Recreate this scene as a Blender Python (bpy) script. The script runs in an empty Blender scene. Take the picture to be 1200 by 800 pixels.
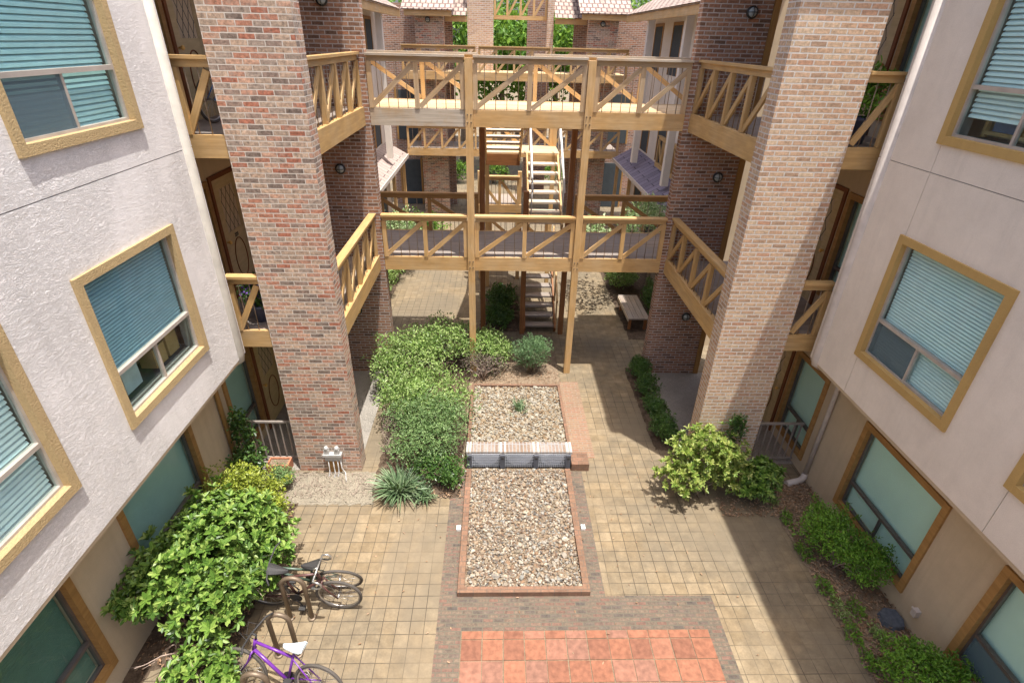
import bpy, math, random
import numpy as np
from mathutils import Vector, Matrix
RD = random.Random(11)
sc = bpy.context.scene
COL = sc.collection
rad = math.radians
ORG = {}

# ------------------------------------------------------------------ mesh helpers
def nrm(v):
    return Vector(v).normalized()

class MB:
    """collects shapes that become ONE mesh object"""
    def __init__(s):
        s.v = []; s.f = []; s.uv = []; s.smooth = []
    def face(s, pts, n=None, uv=None, smooth=False):
        pts = [Vector(p) for p in pts]
        nn = (pts[1]-pts[0]).cross(pts[2]-pts[0])
        if n is not None and nn.dot(Vector(n)) < 0:
            pts.reverse(); nn = -nn
            if uv: uv = uv[::-1]
        if uv is None:
            a = [abs(c) for c in nn]
            if a[2] >= a[0] and a[2] >= a[1]: uv = [(p.x, p.y) for p in pts]
            elif a[0] > a[1]: uv = [(p.y, p.z) for p in pts]
            else: uv = [(p.x, p.z) for p in pts]
        b = len(s.v)
        s.v += pts; s.f.append(tuple(range(b, b+len(pts)))); s.uv += list(uv); s.smooth.append(smooth)
    def box(s, x0, x1, y0, y1, z0, z1, g=False):
        x0, x1 = sorted((x0, x1)); y0, y1 = sorted((y0, y1)); z0, z1 = sorted((z0, z1))
        if g:
            d = (x1-x0, y1-y0, z1-z0); i = d.index(max(d)); c = [(x0+x1)/2, (y0+y1)/2, (z0+z1)/2]
            p = list(c); q = list(c); lo = (x0, y0, z0); hi = (x1, y1, z1)
            p[i] = lo[i]; q[i] = hi[i]
            if i == 2: s.bar(p, q, d[0], d[1], up=(0, 1, 0))
            elif i == 0: s.bar(p, q, d[1], d[2])
            else: s.bar(p, q, d[0], d[2])
            return
        P = lambda i, j, k: ((x0, x1)[i], (y0, y1)[j], (z0, z1)[k])
        s.face([P(0,0,0), P(0,1,0), P(1,1,0), P(1,0,0)]); s.face([P(0,0,1), P(1,0,1), P(1,1,1), P(0,1,1)])
        s.face([P(0,0,0), P(1,0,0), P(1,0,1), P(0,0,1)]); s.face([P(0,1,0), P(0,1,1), P(1,1,1), P(1,1,0)])
        s.face([P(0,0,0), P(0,0,1), P(0,1,1), P(0,1,0)]); s.face([P(1,0,0), P(1,1,0), P(1,1,1), P(1,0,1)])
    def bar(s, p, q, w, h, up=(0, 0, 1)):
        """square timber from p to q; w across, h along up"""
        p = Vector(p); q = Vector(q); d = q-p; L = d.length; d.normalize(); up = Vector(up)
        a = d.cross(up)
        if a.length < 1e-4: a = d.cross(Vector((0, 1, 0)))
        a.normalize(); b = a.cross(d).normalized()
        o = RD.random()*9; o2 = RD.random()*9
        c = [(-w/2, -h/2), (w/2, -h/2), (w/2, h/2), (-w/2, h/2)]
        A = [p+a*i+b*j for i, j in c]; B = [q+a*i+b*j for i, j in c]
        acc = 0
        for k in range(4):
            k2 = (k+1) % 4; e = (w, h, w, h)[k]
            ctr = (A[k]+A[k2])/2-p
            s.face([A[k], A[k2], B[k2], B[k]], n=ctr, uv=None)
            pts = s.v[-4:]
            s.uv[-4:] = [((x-p).dot(d)+o, acc+o2+((x-p).dot(a)+w/2 if k in (0, 2) else (x-p).dot(b)+h/2)) for x in pts]
            acc += e
        s.face(A, n=-d); s.face(B, n=d)
    def tube(s, pts, r, n=8, closed=False, cap=True):
        pts = [Vector(p) for p in pts]; N = len(pts)
        rr = r if isinstance(r, (list, tuple)) else [r]*N
        rings = []; ref = None
        for i in range(N):
            if closed: t = (pts[(i+1) % N]-pts[i-1])
            else: t = pts[min(i+1, N-1)]-pts[max(i-1, 0)]
            t.normalize()
            if ref is None:
                ref = t.cross(Vector((0, 0, 1)))
                if ref.length < .05: ref = t.cross(Vector((0, 1, 0)))
                ref.normalize()
            ref = (ref-t*ref.dot(t)).normalized(); b = t.cross(ref)
            rings.append([pts[i]+(ref*math.cos(2*math.pi*k/n)+b*math.sin(2*math.pi*k/n))*rr[i] for k in range(n)])
        M = N if closed else N-1
        base = len(s.v); o = RD.random()*5
        for ring in rings: s.v += ring
        for i in range(M):
            j = (i+1) % N
            for k in range(n):
                k2 = (k+1) % n
                s.f.append((base+i*n+k, base+i*n+k2, base+j*n+k2, base+j*n+k))
                s.uv += [(i*.1+o, k*.02), (i*.1+o, k*.02+.02), (i*.1+.1+o, k*.02+.02), (i*.1+.1+o, k*.02)]
                s.smooth.append(True)
        if cap and not closed:
            for i, rv in ((0, True), (N-1, False)):
                ids = [base+i*n+k for k in range(n)]
                if rv: ids.reverse()
                s.f.append(tuple(ids)); s.uv += [(0, 0)]*n; s.smooth.append(False)
    def lathe(s, c, prof, n=16, axis=(0, 0, 1)):
        """profile of (radius, height) turned about axis at c"""
        az = nrm(axis); ax = az.cross(Vector((0, 1, 0)))
        if ax.length < .05: ax = az.cross(Vector((1, 0, 0)))
        ax.normalize(); ay = az.cross(ax); c = Vector(c); base = len(s.v)
        for r, h in prof:
            s.v += [c+az*h+(ax*math.cos(2*math.pi*k/n)+ay*math.sin(2*math.pi*k/n))*r for k in range(n)]
        for i in range(len(prof)-1):
            for k in range(n):
                k2 = (k+1) % n
                s.f.append((base+i*n+k, base+i*n+k2, base+(i+1)*n+k2, base+(i+1)*n+k)); s.uv += [(0, 0)]*4; s.smooth.append(True)
        for i, rv in ((0, True), (len(prof)-1, False)):
            if prof[i][0] > 1e-4:
                ids = [base+i*n+k for k in range(n)]
                if rv: ids.reverse()
                s.f.append(tuple(ids)); s.uv += [(0, 0)]*n; s.smooth.append(False)
    def build(s, name, mat, parent=None, local=False):
        org = Vector((0, 0, 0))
        if parent is not None and not local: org = ORG[parent.name]
        me = bpy.data.meshes.new(name)
        me.from_pydata([tuple(p-org) for p in s.v], [], s.f)
        ul = me.uv_layers.new(name='UVMap')
        ul.data.foreach_set('uv', np.array(s.uv, dtype=np.float32).ravel())
        me.polygons.foreach_set('use_smooth', s.smooth)
        me.materials.append(mat); me.update()
        o = bpy.data.objects.new(name, me); COL.objects.link(o)
        if parent is not None: o.parent = parent
        ORG[o.name] = org
        return o

def tag(o, label=None, cat=None, group=None, kind=None):
    if label: o['label'] = label
    if cat: o['category'] = cat
    if group: o['group'] = group
    if kind: o['kind'] = kind
    return o

def E(name, loc, label=None, cat=None, group=None, rotz=0, parent=None):
    o = bpy.data.objects.new(name, None); COL.objects.link(o); o.empty_display_size = .2
    w = Vector(loc)
    if parent is not None:
        o.parent = parent; o.location = w-ORG[parent.name]
    else: o.location = w
    o.rotation_euler = (0, 0, rotz)
    ORG[o.name] = w
    return tag(o, label, cat, group)

def copy_tree(o, parent=None, loc=None):
    c = o.copy(); COL.objects.link(c); c.parent = parent
    if loc is not None: c.location = loc
    for ch in list(o.children): copy_tree(ch, c)
    return c

def np_mesh(name, verts, faces, mat, parent=None, org=(0, 0, 0), smooth=False):
    """verts (n,3), faces (m,k) all of the same size"""
    me = bpy.data.meshes.new(name)
    v = (verts-np.array(org)).astype(np.float32); m, k = faces.shape
    me.vertices.add(len(v)); me.vertices.foreach_set('co', v.ravel())
    me.loops.add(m*k); me.loops.foreach_set('vertex_index', faces.astype(np.int32).ravel())
    me.polygons.add(m); me.polygons.foreach_set('loop_start', np.arange(0, m*k, k, dtype=np.int32))
    me.polygons.foreach_set('loop_total', np.full(m, k, dtype=np.int32))
    me.polygons.foreach_set('use_smooth', np.full(m, smooth))
    me.materials.append(mat); me.update(calc_edges=True); me.validate()
    o = bpy.data.objects.new(name, me); COL.objects.link(o)
    if parent is not None: o.parent = parent
    ORG[o.name] = Vector(org)
    return o

# ------------------------------------------------------------------ materials
class NT:
    def __init__(s, name):
        s.m = bpy.data.materials.new(name); s.m.use_nodes = True; s.t = s.m.node_tree
        s.b = s.t.nodes['Principled BSDF']; s.out = s.t.nodes['Material Output']
    def n(s, ty, **kw):
        nd = s.t.nodes.new('ShaderNode'+ty)
        for k, v in kw.items():
            if k in nd.inputs: s.set(nd.inputs[k], v)
            else: setattr(nd, k, v)
        return nd
    def set(s, inp, v):
        if isinstance(v, bpy.types.NodeSocket): s.t.links.new(v, inp)
        else: inp.default_value = v
    def ramp(s, fac, stops, interp='LINEAR'):
        r = s.t.nodes.new('ShaderNodeValToRGB'); r.color_ramp.interpolation = interp; e = r.color_ramp.elements
        while len(e) > 1: e.remove(e[-1])
        for i, (p, c) in enumerate(stops):
            el = e[0] if i == 0 else e.new(p)
            el.position = p; el.color = (*c, 1) if len(c) == 3 else c
        s.set(r.inputs[0], fac); return r.outputs[0]
    def mix(s, fac, a, b, mode='MIX'):
        m = s.t.nodes.new('ShaderNodeMix'); m.data_type = 'RGBA'; m.blend_type = mode
        s.set(m.inputs[0], fac)
        for i, v in ((6, a), (7, b)):
            s.set(m.inputs[i], (*v, 1) if isinstance(v, tuple) and len(v) == 3 else v)
        return m.outputs[2]
    def math(s, op, a, b=0.):
        m = s.t.nodes.new('ShaderNodeMath'); m.operation = op; s.set(m.inputs[0], a); s.set(m.inputs[1], b); return m.outputs[0]
    def uv(s, scale=(1, 1, 1), rot=0):
        c = s.n('TexCoord'); m = s.n('Mapping'); s.set(m.inputs[0], c.outputs['UV']); m.inputs['Scale'].default_value = scale
        m.inputs['Rotation'].default_value = (0, 0, rot)
        return m.outputs[0]
    def obj(s, scale=(1, 1, 1)):
        c = s.n('NewGeometry'); m = s.n('Mapping'); s.set(m.inputs[0], c.outputs['Position']); m.inputs['Scale'].default_value = scale
        return m.outputs[0]
    def noise(s, vec, scale, detail=4, rough=.55, dist=0):
        nd = s.n('TexNoise', Scale=scale, Detail=detail, Roughness=rough, Distortion=dist)
        s.set(nd.inputs['Vector'], vec); return nd.outputs[0]
    def bump(s, h, strength, dist):
        b = s.n('Bump', Strength=strength, Distance=dist); s.set(b.inputs['Height'], h); s.set(s.b.inputs['Normal'], b.outputs[0])
    def base(s, c, rough=.7, spec=None):
        s.set(s.b.inputs['Base Color'], (*c, 1) if isinstance(c, tuple) else c); s.set(s.b.inputs['Roughness'], rough)
        if spec is not None: s.b.inputs['Specular IOR Level'].default_value = spec
        return s.m
    def island(s):
        return s.n('NewGeometry').outputs['Random Per Island']

def m_plain(name, c, rough=.6, metal=0., var=.12, scale=6):
    t = NT(name); nz = t.noise(t.obj(), scale, 5)
    f = t.ramp(nz, [(.3, tuple(x*(1-var) for x in c)), (.7, tuple(min(1, x*(1+var)) for x in c))])
    t.b.inputs['Metallic'].default_value = metal
    return t.base(f, rough)

def m_brick(name, bw, rh, stops, mortar, off=.5, mw=.011, bump=.012, var=.35):
    t = NT(name); uv = t.uv()
    wob = t.n('TexNoise', Scale=9., Detail=2.); t.set(wob.inputs['Vector'], uv)
    wv = t.n('VectorMath', operation='SCALE'); t.set(wv.inputs[0], wob.outputs[1]); wv.inputs['Scale'].default_value = .009
    ad = t.n('VectorMath', operation='ADD'); t.set(ad.inputs[0], uv); t.set(ad.inputs[1], wv.outputs[0])
    b = t.n('TexBrick', offset=off, Scale=1.0); t.set(b.inputs['Vector'], ad.outputs[0])
    b.inputs['Color1'].default_value = (0, 0, 0, 1); b.inputs['Color2'].default_value = (1, 1, 1, 1); b.inputs['Mortar'].default_value = (.5, .5, .5, 1)
    b.inputs['Mortar Size'].default_value = mw; b.inputs['Mortar Smooth'].default_value = .15
    b.inputs['Brick Width'].default_value = bw; b.inputs['Row Height'].default_value = rh
    c = t.ramp(b.outputs['Color'], stops, 'CONSTANT' if stops is BR else 'LINEAR')
    n1 = t.noise(uv, 22, 6, .65); n2 = t.noise(uv, 1.3, 3)
    c = t.mix(var, c, t.ramp(n1, [(.3, (.25, .22, .2)), (.7, (1.6, 1.5, 1.45))]), 'MULTIPLY')
    c = t.mix(.5, c, t.ramp(n2, [(.3, (.8, .78, .76)), (.7, (1.15, 1.12, 1.1))]), 'MULTIPLY')
    n3 = t.noise(uv, 9, 4, .7); c = t.mix(t.ramp(n3, [(.52, (0, 0, 0)), (.68, (.55, .55, .55))]), c, stops[3 if len(stops) > 3 else 1][1]); c = t.mix(t.ramp(n3, [(.30, (.55, .55, .55)), (.44, (0, 0, 0))]), c, tuple(x*.62 for x in stops[0][1]))
    mo = t.mix(t.noise(uv, 30, 3), tuple(x*.75 for x in mortar), mortar)
    c = t.mix(b.outputs['Fac'], c, mo)
    h = t.math('SUBTRACT', t.math('MULTIPLY', n1, .5), b.outputs['Fac'])
    t.bump(h, .7, bump)
    return t.base(c, .9, .25)

def m_wood(name, c1, c2, worn=0., wornc=(.5, .45, .38), rough=.6):
    t = NT(name); uv = t.uv((1.3, 26, 1)); g = t.noise(uv, 1.0, 5, .6, .4)
    uv2 = t.uv((2.2, 7, 1)); k = t.noise(uv2, 1.3, 3)
    c = t.ramp(g, [(.28, c1), (.68, c2)])
    c = t.mix(t.ramp(k, [(.35, (0, 0, 0)), (.75, (.5, .5, .5))]), c, tuple(x*.62 for x in c1))
    isl = t.island()
    c = t.mix(.55, c, t.ramp(isl, [(0, (.72, .7, .68)), (1, (1.12, 1.12, 1.12))]), 'MULTIPLY')
    if worn:
        w = t.noise(t.obj((1, 1, 1)), 1.6, 5, .65)
        c = t.mix(t.ramp(w, [(.5-worn*.3, (0, 0, 0)), (.72-worn*.2, (worn, worn, worn))]), c, t.ramp(g, [(.3, tuple(x*.6 for x in wornc)), (.7, wornc)]))
    t.bump(g, .25, .004)
    return t.base(c, rough, .3)

def m_leaf(name, stops, trans=.3, rough=.38, tcol=None):
    t = NT(name); isl = t.island(); c = t.ramp(isl, stops)
    big = t.noise(t.obj(), 2.2, 3)
    c = t.mix(.6, c, t.ramp(big, [(.3, (.7, .72, .7)), (.7, (1.2, 1.22, 1.15))]), 'MULTIPLY')
    t.base(c, rough, .4)
    tr = t.n('BsdfTranslucent'); t.set(tr.inputs[0], t.mix(.6, c, tcol or (.22, .34, .04)))
    mx = t.n('MixShader'); mx.inputs[0].default_value = trans
    t.t.links.new(t.b.outputs[0], mx.inputs[1]); t.t.links.new(tr.outputs[0], mx.inputs[2]); t.t.links.new(mx.outputs[0], t.out.inputs[0])
    return t.m

def m_island(name, stops, rough=.8, var=.3, interp='LINEAR', nscale=40):
    t = NT(name); c = t.ramp(t.island(), stops, interp)
    c = t.mix(var, c, t.ramp(t.noise(t.obj(), nscale, 4), [(.3, (.45, .45, .45)), (.7, (1.3, 1.3, 1.3))]), 'MULTIPLY')
    return t.base(c, rough, .3)

def m_stucco(name, c, kind='smooth'):
    t = NT(name); p = t.obj()
    stain = t.noise(t.obj((1, .6, .5)), 1.1, 5, .6)
    col = t.ramp(stain, [(.25, tuple(x*.86 for x in c)), (.7, tuple(x*1.03 for x in c))])
    streak = t.noise(t.obj((1, 5, .35)), 1.4, 5, .6)
    col = t.mix(t.ramp(streak, [(.52, (0, 0, 0)), (.75, (.35, .35, .35))]), col, tuple(x*.72 for x in c))
    blot = t.noise(p, 5, 6, .7); col = t.mix(.35, col, t.ramp(blot, [(.3, (.84, .83, .82)), (.65, (1.05, 1.05, 1.05))]), 'MULTIPLY')
    if kind == 'rough':
        q = t.obj((1.3, .75, 1.5)); rot = t.n('Mapping'); t.set(rot.inputs[0], q); rot.inputs['Rotation'].default_value = (rad(-32), 0, 0)
        a = t.noise(rot.outputs[0], 17, 7, .66, 1.6); rg = t.math('ABSOLUTE', t.math('SUBTRACT', a, .5)); rg = t.ramp(rg, [(.0, (1, 1, 1)), (.05, (.35, .35, .35)), (.2, (0, 0, 0))])
        a2 = t.ramp(t.noise(rot.outputs[0], 9, 4, .6, 1.0), [(.35, (0, 0, 0)), (.65, (1, 1, 1))])
        sm = t.ramp(t.noise(p, .75, 2), [(.40, (.3, .3, .3)), (.52, (1, 1, 1))])
        h = t.math('MULTIPLY', t.math('ADD', t.math('SUBTRACT', t.math('MULTIPLY', a2, .8), rg), t.math('MULTIPLY', t.noise(p, 75, 3), .5)), sm)
        t.bump(h, .60, .012)
        col = t.mix(t.math('MULTIPLY', t.math('MULTIPLY', rg, sm), .28), col, tuple(x*.55 for x in c))
    elif kind == 'trowel':
        a = t.noise(p, 52, 5, .65, .5); h = t.ramp(a, [(.3, (0, 0, 0)), (.7, (1, 1, 1))]); t.bump(h, .8, .014)
        col = t.mix(t.ramp(a, [(.3, (.5, .5, .5)), (.5, (0, 0, 0))]), col, tuple(x*.6 for x in c))
    else:
        h = t.noise(p, 90, 4, .6); t.bump(h, .25, .004)
        speck = t.noise(p, 160, 2); col = t.mix(.35, col, t.ramp(speck, [(.35, (.72, .7, .68)), (.55, (1, 1, 1))]), 'MULTIPLY')
    return t.base(col, .92, .2)

def m_glass(name, tint=(.72, .86, .88), refl=1.0):
    t = NT(name); tr = t.n('BsdfTransparent'); tr.inputs[0].default_value = (*tint, 1)
    gl = t.n('BsdfGlossy'); gl.inputs['Roughness'].default_value = .03
    ge = t.n('NewGeometry'); dp = t.n('VectorMath', operation='DOT_PRODUCT'); t.set(dp.inputs[0], ge.outputs['Incoming']); t.set(dp.inputs[1], ge.outputs['Normal'])
    om = t.math('SUBTRACT', 1.0, t.math('ABSOLUTE', dp.outputs['Value']))
    fr = t.math('ADD', .05, t.math('MULTIPLY', t.math('POWER', om, 5.0), .9))
    fr = t.math('MULTIPLY', fr, t.math('SUBTRACT', 1.0, ge.outputs['Backfacing']))
    w = t.noise(t.obj(), 1.5, 2); b = t.n('Bump', Strength=.06, Distance=.05); t.set(b.inputs['Height'], w); t.t.links.new(b.outputs[0], gl.inputs['Normal'])
    mx = t.n('MixShader'); t.set(mx.inputs[0], t.math('MULTIPLY', fr, refl))
    t.t.links.new(tr.outputs[0], mx.inputs[1]); t.t.links.new(gl.outputs[0], mx.inputs[2]); t.t.links.new(mx.outputs[0], t.out.inputs[0])
    return t.m

def m_screen(name, c, a):
    t = NT(name); t.base(c, .7); tr = t.n('BsdfTransparent'); mx = t.n('MixShader'); mx.inputs[0].default_value = a
    t.t.links.new(tr.outputs[0], mx.inputs[1]); t.t.links.new(t.b.outputs[0], mx.inputs[2]); t.t.links.new(mx.outputs[0], t.out.inputs[0])
    return t.m

BR = [(0, (.22, .175, .145)), (.08, (.42, .33, .25)), (.2, (.47, .275, .195)), (.32, (.36, .295, .24)), (.44, (.52, .40, .30)), (.56, (.45, .225, .15)), (.64, (.48, .36, .265)), (.76, (.31, .235, .19)), (.84, (.54, .345, .245)), (.94, (.40, .17, .11)), (1, (.40, .17, .11))]
BRL = [(0, (0.412, 0.285, 0.194)), (.2, (0.536, 0.365, 0.239)), (.4, (0.597, 0.450, 0.306)), (.6, (0.536, 0.345, 0.225)), (.8, (0.618, 0.485, 0.338)), (1, (0.515, 0.300, 0.194))]
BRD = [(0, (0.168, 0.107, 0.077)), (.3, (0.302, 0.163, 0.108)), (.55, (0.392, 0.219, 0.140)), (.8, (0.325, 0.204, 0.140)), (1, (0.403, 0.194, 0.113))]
M = {}
M['brick'] = m_brick('multicoloured_brick', .215, .0705, BR, (.68, .61, .53), mw=.0065, var=.8)
M['brick_pale'] = m_brick('pale_brick', .215, .0705, BRL, (.70, .64, .57), mw=.009, var=.5)
M['brick_dark'] = m_brick('dark_brick', .215, .0705, BRD, (.52, .46, .42), mw=.009, var=.5)
M['pave_brick'] = m_brick('paving_brick', .15, .062, [(0, (0.090, 0.079, 0.069)), (.2, (0.132, 0.106, 0.082)), (.55, (0.158, 0.124, 0.092)), (.8, (0.164, 0.100, 0.077)), (1, (0.122, 0.106, 0.087))], (0.142, 0.122, 0.090), mw=.008, bump=.004, var=.5)
M['apron'] = m_brick('apron_brick', .2, .07, [(0, (0.238, 0.155, 0.101)), (.5, (0.274, 0.184, 0.119)), (1, (0.262, 0.143, 0.095))], (0.274, 0.226, 0.173), mw=.008, bump=.004, var=.4)
M['curb'] = m_brick('curb_brick', .2, .1, [(0, (0.170, 0.102, 0.069)), (.5, (0.204, 0.125, 0.081)), (1, (0.231, 0.131, 0.087))], (0.163, 0.118, 0.087), mw=.006, bump=.004)
M['coping'] = m_brick('coping_brick', .068, .4, [(0, (0.216, 0.157, 0.116)), (.4, (0.252, 0.200, 0.158)), (.75, (0.297, 0.266, 0.238)), (1, (0.202, 0.133, 0.095))], (0.305, 0.300, 0.296), off=0, mw=.010, bump=.004)

def m_paver():
    t = NT('stamped_concrete'); uv = t.uv()
    b = t.n('TexBrick', offset=0, Scale=1.0); t.set(b.inputs['Vector'], uv)
    b.inputs['Color1'].default_value = (0, 0, 0, 1); b.inputs['Color2'].default_value = (1, 1, 1, 1); b.inputs['Mortar'].default_value = (.5, .5, .5, 1)
    b.inputs['Mortar Size'].default_value = .006; b.inputs['Mortar Smooth'].default_value = .4; b.inputs['Brick Width'].default_value = .195; b.inputs['Row Height'].default_value = .195
    c = t.ramp(b.outputs['Color'], [(0, (0.206, 0.153, 0.091)), (.5, (0.245, 0.183, 0.111)), (1, (0.272, 0.209, 0.132))])
    n1 = t.noise(uv, .8, 6, .65); n2 = t.noise(uv, 6, 6, .7); n3 = t.noise(uv, 40, 3); n4 = t.noise(uv, 1.7, 4, .6)
    c = t.mix(t.ramp(n1, [(.44, (0, 0, 0)), (.60, (.85, .85, .85))]), c, (0.177, 0.143, 0.097))
    c = t.mix(t.ramp(n4, [(.55, (0, 0, 0)), (.72, (.6, .6, .6))]), c, (0.303, 0.240, 0.156))
    c = t.mix(.55, c, t.ramp(n2, [(.3, (0.432, 0.432, 0.436)), (.65, (1.2, 1.2, 1.17))]), 'MULTIPLY')
    c = t.mix(.4, c, t.ramp(n3, [(.3, (.75, .75, .75)), (.7, (1.15, 1.15, 1.15))]), 'MULTIPLY')
    n5 = t.noise(uv, .35, 5, .6, .8); c = t.mix(t.ramp(n5, [(.46, (0, 0, 0)), (.60, (.7, .7, .7))]), c, (0.166, 0.135, 0.094))
    n6 = t.noise(uv, 3.2, 7, .72); c = t.mix(t.ramp(n6, [(.56, (0, 0, 0)), (.70, (.6, .6, .6))]), c, (0.173, 0.135, 0.090))
    # worn zones where the stamped joints have almost vanished
    wear = t.ramp(t.noise(uv, .55, 3), [(.40, (.25, .25, .25)), (.54, (1, 1, 1))])
    c = t.mix(t.math('MULTIPLY', b.outputs['Fac'], wear), c, (0.069, 0.055, 0.039))
    h = t.math('SUBTRACT', t.math('MULTIPLY', n2, .4), t.math('MULTIPLY', b.outputs['Fac'], wear)); t.bump(h, .5, .006)
    return t.base(c, .85, .25)
M['paver'] = m_paver()

def m_soil(name, a, b, sc=9):
    t = NT(name); p = t.obj(); n = t.noise(p, sc, 8, .7); n2 = t.noise(p, 60, 4)
    c = t.ramp(n, [(.3, a), (.7, b)]); c = t.mix(.5, c, t.ramp(n2, [(.3, (.5, .5, .5)), (.7, (1.4, 1.4, 1.4))]), 'MULTIPLY')
    t.bump(t.math('ADD', n, n2), .7, .03); return t.base(c, .95, .1)
M['soil'] = m_soil('dry_soil', (0.160, 0.112, 0.076), (0.304, 0.232, 0.160))
M['dust'] = m_soil('dusty_dirt', (0.212, 0.183, 0.137), (0.295, 0.258, 0.199), 4)
M['mulch'] = m_soil('dark_mulch', (.05, .035, .025), (.16, .115, .08))
M['concrete'] = m_soil('grey_concrete', (0.247, 0.225, 0.195), (0.323, 0.292, 0.255), 2)

M['wood'] = m_wood('tan_stained_wood', (0.550, 0.325, 0.121), (0.682, 0.431, 0.190), .35, (0.660, 0.526, 0.345))
M['wood_w'] = m_wood('weathered_wood', (.46, .27, .11), (.60, .40, .20), .95, (.58, .50, .40), .8)
M['wood_o'] = m_wood('ochre_stained_wood', (.47, .285, .11), (.60, .385, .16), .3, (.56, .43, .28))
M['wood_m'] = m_wood('half_weathered_wood', (.46, .275, .125), (.60, .40, .20), .6, (.56, .45, .32), .75)
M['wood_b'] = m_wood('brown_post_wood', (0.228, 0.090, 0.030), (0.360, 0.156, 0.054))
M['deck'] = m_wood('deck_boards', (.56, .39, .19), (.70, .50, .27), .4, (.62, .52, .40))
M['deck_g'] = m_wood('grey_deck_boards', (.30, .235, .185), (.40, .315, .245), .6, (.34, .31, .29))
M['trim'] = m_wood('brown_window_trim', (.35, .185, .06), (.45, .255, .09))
M['door'] = m_wood('tan_door_paint', (.54, .41, .22), (.62, .48, .27))
M['dark_trim'] = m_wood('red_brown_door_trim', (.17, .055, .02), (.25, .09, .03))
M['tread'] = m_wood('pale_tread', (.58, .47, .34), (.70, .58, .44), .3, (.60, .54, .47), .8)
M['st_rough'] = m_stucco('rough_white_stucco', (.86, .82, .79), 'rough')
M['st_smooth'] = m_stucco('smooth_white_stucco', (.82, .735, .64), 'smooth')
M['st_tan'] = m_stucco('tan_stucco', (0.598, 0.476, 0.325), 'smooth')
M['st_och'] = m_stucco('ochre_trowelled_stucco', (0.563, 0.410, 0.213), 'trowel')
M['st_och2'] = m_stucco('ochre_smooth_stucco', (.52, .345, .13), 'smooth')
M['pipe'] = m_plain('painted_downspout', (0.551, 0.484, 0.427), .6)
M['pipe_l'] = m_plain('cream_downspout', (.42, .385, .33), .7)
M['groove'] = m_plain('joint_shadow_gap', (.25, .22, .2), .9)
M['metal'] = m_plain('beige_aluminium', (.46, .41, .36), .45, .2)
M['metal_d'] = m_plain('dark_bronze_aluminium', (.14, .115, .1), .45, .3)
M['steel'] = m_plain('brown_steel', (0.173, 0.128, 0.087), .5, .4)
M['rail_m'] = m_plain('grey_rail_paint', (.36, .31, .27), .5, .3)
M['white_m'] = m_plain('white_pipe_paint', (.72, .70, .66), .4)
M['wire'] = m_plain('baluster_rod', (.30, .22, .15), .5, .5)
M['black'] = m_plain('black_rubber', (.03, .028, .027), .7)
M['tyre'] = m_plain('worn_tyre', (.075, .065, .055), .8)
M['chrome'] = m_plain('dull_alloy', (.5, .48, .45), .35, .8)
M['dark_in'] = m_plain('dark_room', (.055, .065, .07), .9)
M['glass'] = m_glass('window_glass', (.90, .975, .97), .7)
M['glass_d'] = m_glass('dark_window_glass', (.45, .60, .66), 1.2)
M['blind'] = m_plain('aqua_white_blind', (.80, .87, .85), .5, 0, .05)
M['blind_b'] = m_plain('blue_grey_blind', (.33, .47, .54), .5, 0, .08)
M['blind_t'] = m_plain('teal_blind', (.56, .76, .77), .5, 0, .06)
M['blind_g'] = m_plain('dark_green_blind', (.12, .19, .14), .6, 0, .06)
M['shade_l'] = m_plain('teal_roller_shade', (.50, .63, .57), .6, 0, .08, 1.5)
M['shade_r'] = m_plain('pale_aqua_shade', (.80, .90, .79), .6, 0, .05, 1.5)
M['screen'] = m_screen('insect_screen_mesh', (.12, .18, .21), .55)
M['lamp_b'] = m_plain('black_lamp_metal', (.02, .022, .022), .4)
M['lamp_g'] = m_plain('frosted_lamp_glass', (.32, .36, .36), .25)
M['gold'] = m_plain('amber_lamp_glass', (.75, .45, .12), .3)
M['terra'] = m_island('terracotta_tile', [(0, (.20, .085, .052)), (.3, (.255, .105, .06)), (.6, (.285, .12, .07)), (.8, (.26, .125, .085)), (1, (.21, .105, .072))], .75, .6, nscale=14)
M['grout'] = m_soil('tile_grout', (0.176, 0.136, 0.092), (0.272, 0.208, 0.136), 12)
M['tpot'] = m_plain('terracotta_box', (.42, .17, .09), .8)
M['stone_c'] = m_island('river_gravel', [(0, (0.170, 0.097, 0.054)), (.1, (0.086, 0.083, 0.077)), (.25, (0.238, 0.148, 0.086)), (.33, (0.215, 0.212, 0.192)), (.45, (0.205, 0.160, 0.108)), (.66, (0.284, 0.211, 0.140)), (.72, (0.284, 0.276, 0.250)), (.84, (0.341, 0.274, 0.194)), (.95, (0.420, 0.376, 0.301)), (1, (0.142, 0.114, 0.091))], .8)
M['stone_l'] = m_island('pale_gravel', [(0, (0.185, 0.119, 0.066)), (.25, (0.246, 0.184, 0.114)), (.5, (0.299, 0.254, 0.184)), (.75, (0.352, 0.325, 0.266)), (1, (0.202, 0.176, 0.143))], .8)
M['slate'] = m_plain('blue_slate', (.085, .10, .125), .7, 0, .3, 20)
M['litter'] = m_island('dry_leaf', [(0, (.16, .09, .05)), (.4, (.30, .18, .10)), (.7, (.42, .29, .19)), (1, (.20, .13, .08))], .85)
M['bark'] = m_soil('bark', (.16, .115, .08), (.34, .27, .2), 14)
M['twig'] = m_soil('pale_twig', (.34, .25, .2), (.55, .43, .36), 14)
M['shingle'] = m_brick('shed_roof_shingle', .9, .35, [(0, (.34, .27, .24)), (1, (.42, .34, .30))], (.16, .12, .11), mw=.015, bump=.01, var=.25)
M['shingle_b'] = m_brick('bluish_roof_shingle', .9, .35, [(0, (.19, .17, .22)), (1, (.26, .23, .29))], (.09, .08, .1), mw=.015, bump=.01, var=.25)
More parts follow.
